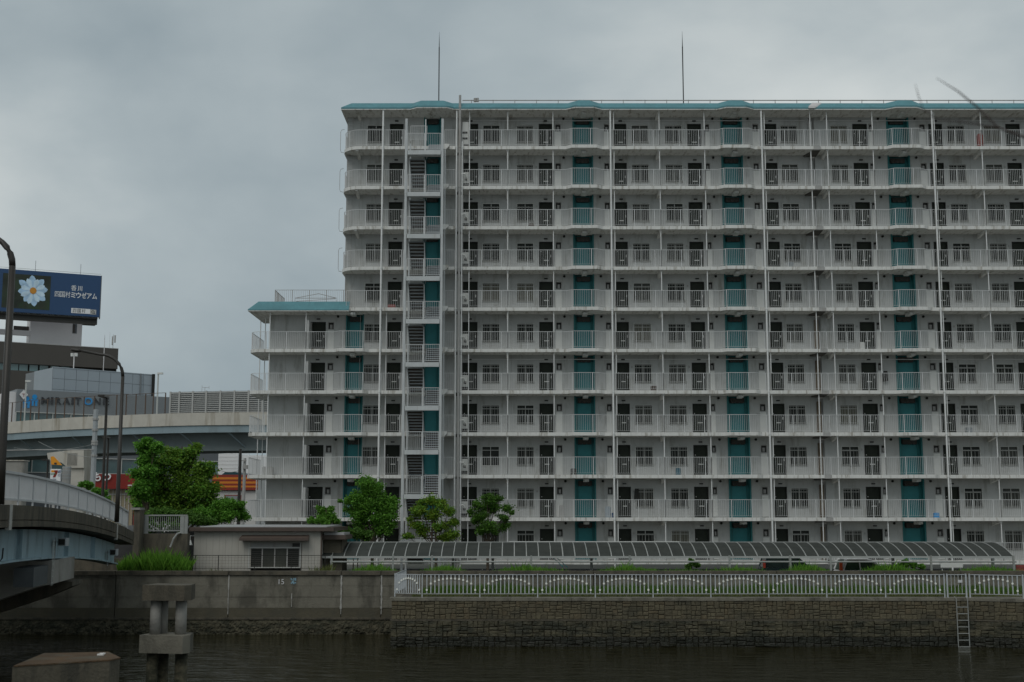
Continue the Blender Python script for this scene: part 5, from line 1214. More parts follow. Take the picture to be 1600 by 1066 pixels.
sub('louvre', fbox(F4, s0+0.1, s0+0.5, -0.05, -0.031, fz(F4,s0,520), fz(F4,s0,507)), 'brown_cladding', wnd)
tag(ob('roof_gallery', fbox(F4, F4[3]+0.02, F4[3]+2.6, -0.3, 1.2, fz(F4,F4[3],507), fz(F4,F4[3],506)), 'dark_metal', b4_))
gb = MB()
for i in range(8): p = pt(F4, F4[3]+0.1+i*0.33, -0.3, fz(F4,F4[3],506)); gb.bar(p, p+Vector((0,0,0.9)), 0.03)
gb.bar(pt(F4, F4[3]+0.05, -0.3, fz(F4,F4[3],506)+0.9), pt(F4, F4[3]+2.5, -0.3, fz(F4,F4[3],506)+0.9), 0.03); ob('gallery_rail', gb, 'dark_metal', b4_)
# billboard
F5 = facade_frame(-90, 240, 157, 252, 460)
bb = thing('billboard', pt(F5, 14, 0, z4t), 'large blue rooftop billboard with a pale flower picture and white lettering', 'billboard')
s157 = fs(F5, 157); z5t = lambda px_: fz(F5, fs(F5,px_), 418+14*px_/158.0)
ZT5 = fz(F5, fs(F5,80), 425.5); ZB5 = fz(F5, fs(F5,80), 491)
ob('board', fbox(F5, 0, s157, 0, 0.8, ZB5, ZT5), 'board_blue', bb)
ob('board_edge', fbox(F5, s157, s157+0.15, -0.05, 0.85, ZB5-0.3, ZT5+0.02), 'grey_cladding_dark', bb)
sa, sb_ = fs(F5, 3), fs(F5, 78.5)
ob('picture', fbox(F5, sa, sb_, -0.03, -0.005, ZB5+0.75, ZT5-0.85), 'board_photo', bb)
fc = pt(F5, fs(F5, 51.5), -0.05, fz(F5, fs(F5,51.5), 454.5))
rp = 3.15
for ring, (npt, off, rr, dd) in enumerate(((8, 0.1, 1.0, 0.0), (8, 0.5, 0.86, 0.03))):
    for j in range(npt):
        th = 2*math.pi*j/npt+off+random.uniform(-.08,.08); ln = rp*rr*random.uniform(0.86, 1.05); wd = 0.50 if ring else 0.62
        prof = [(0.15,0),(0.45,0.62),(0.75,0.95),(1.0,1.0),(1.0,1.0)]
        pts_ = []
        for f_, w_ in ((0.18,0.25),(0.5,0.75),(0.75,1.0),(0.9,0.6)): pts_.append((ln*f_, wd*w_))
        pts_.append((ln, 0))
        for f_, w_ in ((0.9,0.6),(0.75,1.0),(0.5,0.75),(0.18,0.25)): pts_.append((ln*f_, -wd*w_))
        A3 = [fc+F5[2]*(-0.02-dd)+F5[1]*(a*math.cos(th)-c_*math.sin(th))+Vector((0,0,a*math.sin(th)+c_*math.cos(th))) for a, c_ in pts_]
        ob('petal', MB().sweep(A3, [p+F5[2]*0.012 for p in A3], True), 'petal_inner' if ring else 'petal', bb)
c0 = fc+F5[2]*(-0.10)
ob('flower_eye', MB().sweep([c0+F5[1]*0.62*math.cos(j*math.pi/8)+Vector((0,0,0.66*math.sin(j*math.pi/8))) for j in range(16)], [c0+F5[2]*0.03+F5[1]*0.62*math.cos(j*math.pi/8)+Vector((0,0,0.66*math.sin(j*math.pi/8))) for j in range(16)], True), 'flower_eye', bb)
fill(F5, '香', 110.5, 119, 453.5, 7.0, 'white_print', bb, 0.0, -0.04, 'lettering', 0.01)
fill(F5, '川', 121, 128, 453.8, 6.5, 'white_print', bb, 0.02, -0.04, 'lettering', 0.01)
TXT = '四国村ミウゼアム'
for i, ch in enumerate(TXT): fill(F5, ch, 85.5+i*8.4, 85.5+i*8.4+7.6, 463.0+i*0.55, 7.6, 'white_print', bb, 0.0 if i < 3 else 0.02, -0.04, 'lettering', 0.01)
s0, s1, s2 = fs(F5, 112.5), fs(F5, 142), fs(F5, 151.5)
zq = fz(F5, s0, 489); ob('search_box', fbox(F5, s0, s1, -0.05, -0.01, zq, zq+0.98), 'white_print', bb); ob('search_button', fbox(F5, s1+0.02, s2, -0.05, -0.01, zq-0.06, zq+0.92), 'louvre_grey', bb)
for i, ch in enumerate('四国村'): fill(F5, ch, 115+i*7.0, 120.5+i*7.0, 487.8+i*0.3, 5.0, 'dark_print', bb, 0.0, -0.07, 'lettering', 0.008)
c0 = pt(F5, (s1+s2)/2-0.05, -0.07, zq+0.46)
rg = MB(); ring = [c0+F5[1]*0.26*math.cos(j*math.pi/6)+Vector((0,0,0.26*math.sin(j*math.pi/6))) for j in range(13)]
rg.tube(ring, 0.05, 5); rg.tube([c0+F5[1]*0.2-Vector((0,0,.2)), c0+F5[1]*0.42-Vector((0,0,.36))], 0.06, 5); ob('search_symbol', rg, 'dark_print', bb)
ob('support_frame', fbox(F5, 0, s157-0.3, 0.7, 0.9, min(z4t, ZB5-1.2)-0.3, ZB5-0.02), 'louver_dark', bb); ob('support_beam', fbox(F5, 0, s157-0.3, 0.1, 0.4, ZB5-0.42, ZB5-0.2), 'dark_metal', bb)
sp_ = MB()
for i in range(26):
    s_ = 0.4+(s157-0.8)*i/25; p = pt(F5, s_, 0.35, 0); sp_.bar((p.x,p.y,z4t-0.1), (p.x,p.y,ZB5), 0.12 if i % 3 else 0.25); p = pt(F5, s_, 1.4, 0); sp_.bar((p.x,p.y,z4t-0.1), (p.x,p.y,ZB5), 0.14)
ob('support_posts', sp_, 'dark_metal', bb)
ob('top_rail', MB().bar(pt(F5, 0, 0.3, ZT5+0.35), pt(F5, s157, 0.3, ZT5+0.35), 0.06), 'aluminium', bb)
for px_ in (53.5, 124.5): s_ = fs(F5, px_); ob('rod', MB().bar(pt(F5, s_, 0.2, ZT5), pt(F5, s_, 0.2, ZT5+2.1), 0.06), 'grey_cladding_dark', bb)
# antenna on the brown roof
s_ = fs(F3, 177); an = thing('antenna_mast', pt(F3, s_, 1, z3t), 'cluster of phone antennas on the corner of the brown roof', 'antenna')
p = pt(F3, s_, 1, z3t); ob('pole', MB().bar(p, p+Vector((0,0,3.0)), 0.07).bar(p+Vector((-.7,0,0)), p+Vector((-.7,0,3.4)), 0.03), 'pipe_grey', an)
for dx in (-0.05, 0.42): ob('panel', MB().bbox(p.x+dx-0.14, p.x+dx+0.14, p.y-0.3, p.y-0.1, p.z+0.9+dx, p.z+2.6+dx*.5, 0.03), 'pipe_grey', an)
p = at(320, 613, 215); an = thing('tv_antenna', p, 'small rooftop aerial peeking above the noise barrier', 'antenna')
ob('aerial', MB().bar((p.x,p.y,p.z-3), (p.x,p.y,p.z+0.9), 0.06).bar((p.x-0.5,p.y,p.z+0.8), (p.x+0.7,p.y,p.z+0.8), 0.05).bar((p.x+.7,p.y,p.z+.5),(p.x+.7,p.y,p.z+1.1),.04).bar((p.x-.5,p.y,p.z-.2),(p.x-.5,p.y,p.z+1.2),.05), 'pipe_grey', an)

# street level far side: shop fronts, signs, poles
YQ = 142.0
s7 = thing('shop_sign', (X(87,745,YQ), YQ, GZ), 'white square shop sign with red and orange seven beside the pier', 'sign')
ob('board', MB().bbox(X(78.5,740,YQ), X(94.5,740,YQ), YQ, YQ+0.3, Z(752,YQ), Z(733,YQ), 0.02), 'white_print', s7)
cx = X(85, 740, YQ); zc_ = Z(740, YQ)
ob('seven_top', MB().box(cx-0.36, cx+0.36, YQ-0.03, YQ-0.005, zc_+0.14, zc_+0.36), 'orange_sign', s7)
ob('seven_top', MB().box(cx+0.0, cx+0.36, YQ-0.045, YQ-0.031, zc_+0.14, zc_+0.36), 'red_sign', s7)
ob('seven_stem', MB().sweep([(cx-0.16,YQ-0.03,zc_-0.42),(cx+0.12,YQ-0.03,zc_-0.42),(cx+0.36,YQ-0.03,zc_+0.135),(cx+0.06,YQ-0.03,zc_+0.135)], [(cx-0.16,YQ-0.006,zc_-0.42),(cx+0.12,YQ-0.006,zc_-0.42),(cx+0.36,YQ-0.006,zc_+0.135),(cx+0.06,YQ-0.006,zc_+0.135)], True), 'red_sign', s7)
text('lettering', 'ELEVEN', 0.17, 'green_print', (cx-0.40, YQ-0.06, zc_-0.10), (R(90), 0, 0), s7, ext=0.004, bold=0.006)
for i, c_ in enumerate('銀行'): text('lettering', c_, 0.34, 'navy_print', (X(91.0,740,YQ)-0.05, YQ-0.03, Z(739+i*5.5,YQ)), (R(90), 0, 0), s7, ext=0.004)
text('lettering', 'ATM', 0.26, 'navy_print', (cx-0.30, YQ-0.03, Z(750.5,YQ)), (R(90), 0, 0), s7, ext=0.004)
ob('sign_post', MB().bbox(cx-0.15, cx+0.15, YQ+0.1, YQ+0.28, GZ, Z(752,YQ), 0.02), 'pipe_grey', s7)
ys_ = thing('yellow_sign', (X(87,720,YQ+2), YQ+2, GZ), 'tilted orange yellow sign half hidden by the pier', 'sign')
ob('board', MB().sweep([at(79,714,YQ+2), at(83,713,YQ+2), at(96,727,YQ+2), at(80,726,YQ+2)], [at(79,714,YQ+2)+Vector((0,.3,0)), at(83,713,YQ+2)+Vector((0,.3,0)), at(96,727,YQ+2)+Vector((0,.3,0)), at(80,726,YQ+2)+Vector((0,.3,0))], True), 'orange_sign', ys_)
ob('mark', MB().box(X(84.5,724,YQ+1.9), X(88,724,YQ+1.9), YQ+1.93, YQ+1.98, Z(725.5,YQ+1.9), Z(723,YQ+1.9)), 'dark_print', ys_)
ob('sign_post', MB().bar((X(81,720,YQ+2.2), YQ+2.2, GZ), (X(81,720,YQ+2.2), YQ+2.2, Z(720,YQ+2.2)), 0.08), 'pipe_grey', ys_)

YR = 124.0
rs = thing('red_shop', (X(185,780,YR), YR, GZ), 'shop with red fascia, glazed front and white brush lettering', 'shop')
ob('fascia', MB().bbox(X(147,750,YR), X(216,750,YR), YR-0.3, YR+0.6, Z(764,YR), Z(741,YR), 0.03), 'red_sign', rs)
ob('wall', MB().box(X(147,780,YR), X(216,780,YR), YR+0.9, YR+8, GZ, Z(742,YR)), 'shop_white', rs)
for i in range(6):
    a = X(168+i*6.3, 775, YR); c_ = X(168+(i+1)*6.3, 775, YR)
    g_ = ob('window', MB().box(a+0.03, c_-0.03, YR+0.5, YR+0.56, GZ+1.2, Z(765,YR)), 'beige_blind', rs)
    sub('mullion', MB().box(a-0.03, a+0.03, YR+0.42, YR+0.6, GZ, Z(764.5,YR)).box(a+0.031, c_-0.031, YR+0.43, YR+0.49, Z(773,YR), Z(771.5,YR)), 'shop_white', g_)
ob('pillar', MB().bbox(X(209,780,YR-.2), X(215.5,780,YR-.2), YR-0.2, YR+0.5, GZ, Z(764,YR)-0.005, 0.02), 'red_sign', rs)
text('lettering', 'もつ', 0.95, 'white_print', (X(146.0,752,YR), YR-0.45, Z(751,YR)), (R(90), 0, 0), rs, ext=0.02, bold=0.03)
ob('canopy_lamp', MB().bbox(X(200,758,YR-.8), X(214,758,YR-.8), YR-0.9, YR-0.35, Z(759.5,YR-.8), Z(757.5,YR-.8), 0.02), 'white_plastic', rs)
YO = 128.0
os_ = thing('striped_shop', (X(370,780,YO), YO, GZ), 'white shop with red and orange striped fascia left of the apartments', 'shop')
o0, o1 = X(333,750,YO), X(402,750,YO)
zz = [742, 746, 749.5, 752.5, 756, 759, 762, 766]
cols = ['deep_red','orange_stripe','deep_red','orange_stripe','deep_red','orange_stripe','deep_red']
for i in range(7): ob('fascia_band', MB().box(o0, o1, YO-0.3-0.02*(i % 2), YO+0.4, Z(zz[i+1],YO)+0.004, Z(zz[i],YO)), cols[i], os_)
ob('wall', MB().box(o0, o1, YO+0.0, YO+8, GZ, Z(767,YO)), 'shop_white', os_)
ob('poster_window', MB().box(X(351,780,YO), X(377,780,YO), YO-0.06, YO+0.02, Z(787,YO), Z(773.5,YO)), 'rust_red', os_)
ob('poster', MB().box(X(353,780,YO), X(375,780,YO), YO-0.09, YO-0.061, Z(786,YO), Z(775,YO)), 'cloth_grey', os_)
ob('wall', MB().box(o0+0.1, o1-0.1, YO+0.41, YO+8, Z(767,YO)+.004, Z(743,YO)), 'shop_white', os_)
YWH = 178.0
wb = thing('white_office', (X(360,720,YWH), YWH, GZ), 'distant white tiled building framed between expressway and apartments', 'building')
ob('wall', MB().box(X(341,720,YWH), X(372,720,YWH), YWH, YWH+8, GZ, Z(709,YWH)).box(X(349,705,YWH), X(372,705,YWH), YWH+0.3, YWH+8, Z(709,YWH), Z(702,YWH)).box(X(372.1,720,YWH), X(420,720,YWH), YWH+1, YWH+8, GZ, Z(711,YWH)), 'white_print', wb)
ob('window', MB().box(X(359.5,707,YWH), X(362.5,707,YWH), YWH+0.25, YWH+0.3, Z(709,YWH)+.05, Z(706.5,YWH)), 'dark_metal', wb)
for y_ in (714, 720, 726, 732): ob('tile_course', MB().box(X(341,720,YWH), X(372,720,YWH), YWH-0.03, YWH-0.001, Z(y_,YWH)-0.03, Z(y_,YWH)+0.03), 'pink_white', wb)
ob('wall', MB().box(X(352,745,YWH-20), X(375,745,YWH-20), YWH-20, YWH-12, GZ, Z(738,YWH-20)), 'blue_cladding', wb)
ob('roof', MB().sweep([at(346,742,YWH-21), at(352,737.5,YWH-21), at(368,737.5,YWH-21), at(378,742,YWH-21)], [at(346,742,YWH-21)+Vector((0,8,0)), at(352,737.5,YWH-21)+Vector((0,8,0)), at(368,737.5,YWH-21)+Vector((0,8,0)), at(378,742,YWH-21)+Vector((0,8,0))], True), 'teal_roof', wb)

# low concrete parapet behind the bridge railing, left
lp = thing('roadside_parapet', (X(15,730,105), 105, GZ), 'blunt concrete parapet end behind the bridge railing', 'wall')
ob('wall', MB().bbox(X(-60,735,105), X(37,735,105), 105, 106, GZ, Z(720.5,105), 0.1), 'concrete_mid', lp)
ob('cap', MB().bbox(X(-60,735,105), X(37,735,105)+.05, 104.9, 106.1, Z(720.5,105)+.002, Z(719,105), 0.05), 'concrete_pale', lp)

# utility poles and wires
def upole(px_, yt, yb_, Yd, r, label, m='pipe_grey'):
    x_ = X(px_, (yt+yb_)/2, Yd); t_ = thing('utility_pole', (x_, Yd, GZ), label, 'utility pole', 'utility poles')
    ob('pole', MB().tube([(x_, Yd, GZ), (x_, Yd, Z(yt, Yd))], [r*1.2, r], 8), m, t_); return t_, x_
up1, x1 = upole(147.5, 640, 755, 120, 0.22, 'banded grey utility pole in front of the expressway pier', 'stair_steel')
for y_ in (655, 672, 690, 694, 712): ob('band', MB().tube([(x1, 120, Z(y_,120)-0.1), (x1, 120, Z(y_,120)+0.1)], 0.3, 8), 'pipe_grey', up1)
ob('cross_arm', MB().tube([at(5,704,118), at(60,703,119), (x1, 119.7, Z(703,120))], 0.05, 6), 'pipe_grey', up1)
up2, x2 = upole(374.5, 702, 790, 112, 0.13, 'slim utility pole before the white office, left one', 'lamp_brown')
up3, x3 = upole(381.5, 716, 790, 116, 0.13, 'slim utility pole with fittings, nearest the apartment block', 'pipe_grey')
ob('transformer', MB().bbox(x3-0.1, x3+0.35, 115.6, 115.9, Z(733,116), Z(727,116), 0.03), 'pipe_grey', up3); ob('cross_arm', MB().box(x3-0.5, x3+0.2, 115.7, 115.8, Z(721,116), Z(719.5,116)), 'pipe_grey', up3)
for i, (p, q_, lab) in enumerate(((at(147,694,120), at(22,700,104), 'cable sagging from banded pole to the left lamp'), (at(147,715,120), at(60,690,150), 'cable running from banded pole up towards the girder'), (at(374,735,112), at(330,727,112), 'thin wire beside the large tree towards slim pole'))):
    P = [p+(q_-p)*t_+Vector((0,0,-1.2*4*t_*(1-t_)*0.3)) for t_ in [j/10 for j in range(11)]]
    tag(ob('cable', MB().tube(P, 0.022, 5), 'pale_pipe'), lab, 'cable')

mat('green_glass', (0.03, 0.055, 0.035), 0.1, var=0.2, spec=0.6)
# ------------------------------------------------------------------ cars and cycles behind the wall
def car(x0, x1, y, zroof, paint, label, tail_left=True, glass='car_glass'):
    L_ = x1-x0; t_ = thing('parked_car', ((x0+x1)/2, y, GZ), label, 'car'); g0 = GZ+0.28; zb_ = GZ+0.82; H_ = zroof
    body = [(x0, g0), (x0, zb_-0.05), (x0+0.08, zb_+0.04), (x1-0.9, zb_+0.02), (x1-0.15, zb_-0.12), (x1, zb_-0.28), (x1, g0)]
    ob('body', MB().sweep([(a, y, z) for a, z in body], [(a, y+1.65, z) for a, z in body], True), paint, t_)
    c0, c1 = x0+0.06, x1-0.75
    cab = [(c0, zb_+0.05), (c0+0.22, H_-0.05), (c0+0.4, H_), (c1-1.15, H_), (c1-0.85, H_-0.06), (c1, zb_+0.03)]
    ob('cabin_glass', MB().sweep([(a, y+0.12, z) for a, z in cab], [(a, y+1.53, z) for a, z in cab], True), glass, t_)
    for yy in (y+0.07, y+1.58):
        P = [Vector((a, yy, z)) for a, z in cab]
        ob('roof_rail', MB().tube(P, 0.06, 6), paint, t_)
        mx_ = c0+(c1-c0)*0.42; ob('door_pillar', MB().bar((mx_, yy, zb_+0.04), (mx_-0.05, yy, H_-0.02), 0.06), paint, t_)
        ob('rear_pillar', MB().bar((c0+0.12, yy, zb_+0.04), (c0+0.32, yy, H_-0.03), 0.07), paint, t_)
    ob('roof', MB().box(c0+0.3, c1-1.1, y+0.1, y+1.55, H_-0.015, H_+0.03), paint, t_)
    ob('tail_lamp', MB().bbox(x0-0.02, x0+0.12, y-0.02, y+0.2, zb_+0.02, zb_+0.45, 0.02), 'tail_lamp' if paint == 'car_white' else 'deep_red', t_)
    for wx in (x0+0.6, x1-0.7):
        w_ = ob('wheel', MB().disc_y(wx, y-0.02, y+0.2, GZ+0.3, 0.3, 16), 'rubber', t_); sub('rim', MB().disc_y(wx, y-0.035, y-0.021, GZ+0.3, 0.18, 12), 'aluminium', w_)
xa = X(1313, 880, 70.6); car(xa, xa+3.3, 70.6, Z(874.5, 70.6), 'car_white', 'white hatchback with orange tail lamp parked behind the wall', glass='green_glass')
xa = X(1193, 880, 74.2); car(xa, xa+3.4, 74.2, Z(865.5, 74.2), 'car_dark', 'dark car parked under the cycle shed roof line')
def bicycle(x, y, m, label, s=1):
    t_ = thing('bicycle', (x, y, GZ), label, 'bicycle', 'cycles parked in the shed')
    z = GZ+0.34
    for wx in (x-0.52*s, x+0.52*s):
        P = [(wx+0.32*math.cos(a), y, z+0.32*math.sin(a)) for a in [2*math.pi*i/14 for i in range(15)]]
        w_ = ob('wheel', MB().tube(P, 0.022, 5), 'rubber', t_)
        sp = MB()
        for i in range(7): a = math.pi*i/7; sp.bar((wx+0.31*math.cos(a), y, z+0.31*math.sin(a)), (wx-0.31*math.cos(a), y, z-0.31*math.sin(a)), 0.004)
        sub('spokes', sp, 'aluminium', w_)
    seat, bb_, hd = Vector((x-0.2*s, y, z+0.5)), Vector((x-0.05*s, y, z-0.03)), Vector((x+0.36*s, y, z+0.48))
    ob('frame', MB().tube([seat, bb_, hd], 0.02, 6).tube([seat-Vector((0,0,.1)), hd], 0.018, 6).tube([(x-0.52*s,y,z), bb_], 0.014, 5).tube([(x-0.52*s,y,z), seat], 0.014, 5).tube([hd+Vector((0,0,.12)), hd, (x+0.52*s,y,z)], 0.018, 6), m, t_)
    ob('saddle', MB().bbox(seat.x-0.13, seat.x+0.13, y-0.08, y+0.08, seat.z+0.08, seat.z+0.14, 0.03), 'rubber', t_)
    ob('handlebar', MB().tube([hd+Vector((-0.1*s,-0.28,0.2)), hd+Vector((0,-0.1,0.14)), hd+Vector((0,0.1,0.14)), hd+Vector((-0.1*s,0.28,0.2))], 0.014, 6), 'aluminium', t_)
    b_ = MB().bbox(hd.x+0.1*s-0.15, hd.x+0.1*s+0.15, y-0.16, y+0.16, hd.z-0.1, hd.z+0.12, 0.02); ob('basket', b_, 'dark_metal', t_)
for px_, m_, s_, lab in ((822, 'bike_blue', 1, 'blue bicycle parked in the shed right of the round tree'), (762, 'dark_metal', -1, 'dark bicycle parked in the shed below the round tree'), (955, 'dark_metal', 1, 'black bicycle parked in the shed below left rain pipe'), (1100, 'bike_blue', -1, 'bicycle in the shed left of the middle teal door')):
    bicycle(X(px_, 880, 67.9), 67.9, m_, lab, s_)
ts = at(866, 872, 67.4); tag(ob('teal_ladder', MB().bar(at(858,866,67.4), at(880,886,67.2), 0.035).bar(at(864,866,67.6), at(887,887,67.4), 0.035).bar(at(866,870,67.5), at(862,872,67.4), 0.02).bar(at(872,876,67.5), at(869,878,67.4), 0.02).bar((ts.x+0.75,67.3,GZ),(ts.x+0.72,67.3,GZ+.5),.03), 'teal_paint'), 'teal folding ladder leaning slantwise under the shed', 'ladder')

# planting bed kerbs by the building foot
tag(ob('planter_wall', MB().bbox(X(520,885,76), XR, 76, 76.25, GZ, GZ+0.55, 0.03), 'concrete_mid'), 'low concrete planter kerb along the apartment foot', 'kerb')
tag(ob('signboard', MB().bbox(X(1470,885,66.3), X(1505,885,66.3), 66.3, 66.36, Z(887,66.3), Z(880,66.3), 0.01).bar((X(1473,885,66.3),66.4,GZ),(X(1473,885,66.3),66.4,Z(881,66.3)),.04).bar((X(1502,885,66.3),66.4,GZ),(X(1502,885,66.3),66.4,Z(881,66.3)),.04), 'white_plastic'), 'plain white board standing behind the wall near the ladder', 'board')
tag(ob('red_board', MB().bbox(X(1588,884,70), X(1612,884,70), 70, 70.1, Z(887,70), Z(883,70), 0.01).bbox(X(1588,884,70), X(1612,884,70), 70.02, 70.08, GZ, Z(887.2,70), 0.01), 'rust_red'), 'red edged low board at the far right behind the wall', 'board')

# ------------------------------------------------------------------ plants
def leaf_mesh(centres, radii, n, size, rng, flat=0.75, stretch=1.6):
    """many small leaf quads spread through clumps"""
    centres = np.array(centres, float); radii = np.array(radii, float)
    w = radii**2; w /= w.sum(); idx = rng.choice(len(centres), n, p=w)
    d = rng.normal(size=(n,3)); d /= np.linalg.norm(d, axis=1)[:,None]
    r = rng.uniform(0.02, 1.0, n)**0.42
    p = centres[idx]+rng.normal(size=(n,3))*(radii[idx]*0.52)[:,None]*np.array([1,1,flat])
    a = rng.normal(size=(n,3)); a[:,2] *= 0.6; a /= np.linalg.norm(a, axis=1)[:,None]
    up_ = d+np.array([0,0,0.9]); b_ = np.cross(a, up_); b_ /= np.linalg.norm(b_, axis=1)[:,None]+1e-6
    s_ = size*rng.uniform(0.55, 1.35, n)
    a = a*(s_*stretch*0.5)[:,None]; b_ = b_*(s_*0.5)[:,None]
    v = np.stack([p-a, p-b_, p+a, p+b_], 1).reshape(-1,3)
    f = np.arange(n*4).reshape(-1,4)
    me = bpy.data.meshes.new('leaves'); me.vertices.add(len(v)); me.vertices.foreach_set('co', v.ravel())
    me.loops.add(n*4); me.loops.foreach_set('vertex_index', f.ravel()); me.polygons.add(n)
    me.polygons.foreach_set('loop_start', np.arange(0, n*4, 4)); me.polygons.foreach_set('loop_total', np.full(n, 4)); me.update(); me.validate()
    return me
def tree(name, px_, py_base, Yd, clumps, leaf, n, size, label, seed, trunk_r=0.12, cat='tree', group=None, zbase=GZ, flat=0.8, lean=0.0, leaf2=None, stems=1):
    rng = np.random.RandomState(seed); x_ = X(px_, py_base, Yd); n = int(n*3.0); size *= 0.68
    t_ = thing(name, (x_, Yd, zbase), label, cat, group)
    cs = []; rs = []
    for (cx_, cy_, r_px) in clumps:
        c_ = at(cx_, cy_, Yd+rng.uniform(-0.5, 0.5)*r_px*Yd/FPX*2.2); r_ = r_px*Yd/FPX
        cs.append(c_); rs.append(r_)
    b_ = MB()
    for s_ in range(stems):
        sx_ = x_+(s_-(stems-1)/2)*0.25
        top = Vector((np.mean([c_.x for c_ in cs])*0.6+x_*0.4, Yd, max(c_.z for c_ in cs)))
        mid = Vector((sx_+lean*0.4, Yd, zbase+(top.z-zbase)*0.45))
        b_.tube([(sx_, Yd, zbase-0.1), mid, top], [trunk_r, trunk_r*0.7, trunk_r*0.2], 7)
        for i, c_ in enumerate(cs):
            if i % stems != s_: continue
            t0_ = min(0.95, max(0.15, (c_.z-zbase)/(top.z-zbase)*0.62)); st = Vector((sx_,Yd,zbase)).lerp(mid, t0_/0.5) if t0_ < 0.5 else mid.lerp(top, (t0_-0.5)/0.5)
            m_ = st.lerp(c_, 0.55)+Vector((rng.uniform(-.1,.1), rng.uniform(-.1,.1), -0.05))
            b_.tube([st, m_, c_], [trunk_r*0.42, trunk_r*0.28, trunk_r*0.08], 5)
            for j in range(3): b_.tube([m_.lerp(c_, 0.3+0.2*j), c_+Vector(rng.normal(size=3))*rs[i]*0.5], [trunk_r*0.14, trunk_r*0.04], 4)
    ob('trunk', b_, 'bark', t_)
    # sub-clumps make the outline uneven
    C2 = []; R2 = []
    for c_, r_ in zip(cs, rs):
        for j in range(7):
            d = rng.normal(size=3); d /= np.linalg.norm(d); C2.append(np.array(c_)+d*r_*0.70*np.array([1,1,flat])); R2.append(r_*rng.uniform(0.40, 0.85))
    if leaf2:
        k_ = int(n*0.72); ob('crown', leaf_mesh(C2, R2, k_, size, rng), leaf, t_); ob('crown', leaf_mesh(C2[::2], R2[::2], n-k_, size, rng), leaf2, t_)
    else: ob('crown', leaf_mesh(C2, R2, n, size, rng), leaf, t_)
    return t_
tree('broad_tree', 280, 815, 76, [(300,712,14),(268,706,13),(252,722,13),(285,733,22),(318,735,15),(250,748,20),(297,762,26),(262,775,26),(327,765,14),(235,770,18),(222,785,14),(300,790,24),(262,798,20),(328,790,15),(235,795,15),(308,698,6),(280,715,12),(332,778,9)], 'leaf_olive', 13500, 0.155, 'largest leafy olive green tree beside the bridge end', 1, 0.2, leaf2='leaf_green')
tree('narrow_tree', 228, 815, 74, [(222,697,9),(243,699,9),(232,708,10),(228,722,11),(221,740,12),(232,735,11),(222,758,12),(233,755,10),(229,692,8),(216,772,10),(228,775,11),(220,790,9)], 'leaf_bright', 7500, 0.14, 'slender bright green tree left of the largest tree', 2, 0.10)
tree('hedge_shrub', 350, 815, 75, [(350,788,13),(335,800,14),(362,793,13),(348,804,14),(372,800,11),(380,808,8),(320,806,12),(312,800,10),(362,808,11),(340,812,10),(375,788,6)], 'leaf_bright', 8500, 0.115, 'leafy bright shrub between the largest tree and the apartments', 3, 0.06, 'shrub', stems=3, leaf2='leaf_green')
tree('hedge_shrub', 290, 815, 73, [(258,806,12),(275,808,11),(292,810,11),(310,812,11),(328,813,9),(242,806,11),(232,808,9)], 'leaf_dark', 5200, 0.11, 'dark low shrub behind the pump house roof edge', 4, 0.05, 'shrub', stems=3)
tree('garden_tree', 582, 845, 74.5, [(575,760,14),(590,768,15),(560,775,13),(605,782,13),(577,787,18),(600,797,14),(550,795,11),(565,805,14),(590,815,14),(612,806,9),(543,783,6),(570,825,12),(598,830,12),(612,820,8),(533,783,4)], 'leaf_green', 9500, 0.115, 'dense round green tree left of the stair tower', 5, 0.11, leaf2='leaf_bright')
tree('garden_tree', 678, 845, 74.5, [(672,782,10),(688,787,10),(660,788,8),(700,800,8),(655,800,10),(678,803,12),(705,815,8),(650,822,10),(690,825,10),(665,832,10),(708,835,9),(640,812,5),(638,838,7),(695,840,9)], 'leaf_yellow', 4600, 0.105, 'airy yellow green tree in front of the stair tower', 6, 0.09, leaf2='leaf_green', stems=2)
tree('garden_tree', 762, 845, 74.5, [(762,780,10),(778,782,9),(745,790,9),(792,795,8),(768,796,11),(750,805,9),(785,808,9),(800,802,5),(765,818,12),(742,812,9),(788,822,8),(735,800,5),(752,828,8),(775,830,7)], 'leaf_dark', 4000, 0.105, 'rounded dark green tree right of the stair tower', 7, 0.10, leaf2='leaf_green')
tree('garden_shrub', 510, 835, 71.5, [(500,795,6),(508,803,7),(517,796,5),(520,808,7),(498,812,7),(510,815,8),(488,813,6),(526,814,5)], 'leaf_green', 2600, 0.11, 'small leggy shrub poking above the pump house roof', 8, 0.04, 'shrub', stems=3)
tree('garden_shrub', 556, 845, 73.5, [(545,832,8),(558,836,9),(572,838,8),(535,828,5)], 'leaf_dark', 2200, 0.11, 'low dark shrub between the pump house annex and shed', 9, 0.04, 'shrub', stems=2)
tree('garden_shrub', 1083, 890, 66.2, [(1080,876,3),(1084,881,5),(1090,884,4),(1076,885,4)], 'leaf_dark', 900, 0.09, 'small weed bush beside a rail post behind the wall', 10, 0.02, 'shrub')
tree('garden_shrub', 1425, 890, 66.2, [(1415,881,5),(1428,883,5),(1440,885,4),(1405,884,4)], 'leaf_green', 1300, 0.09, 'low bush by the rail near the right teal doors', 11, 0.02, 'shrub')
tree('roadside_shrub', 145, 775, 108, [(133,757,6),(141,760,6),(150,768,6),(160,772,6),(168,778,5)], 'leaf_bright', 1500, 0.2, 'bright roadside bush behind the bridge railing', 12, 0.04, 'shrub')
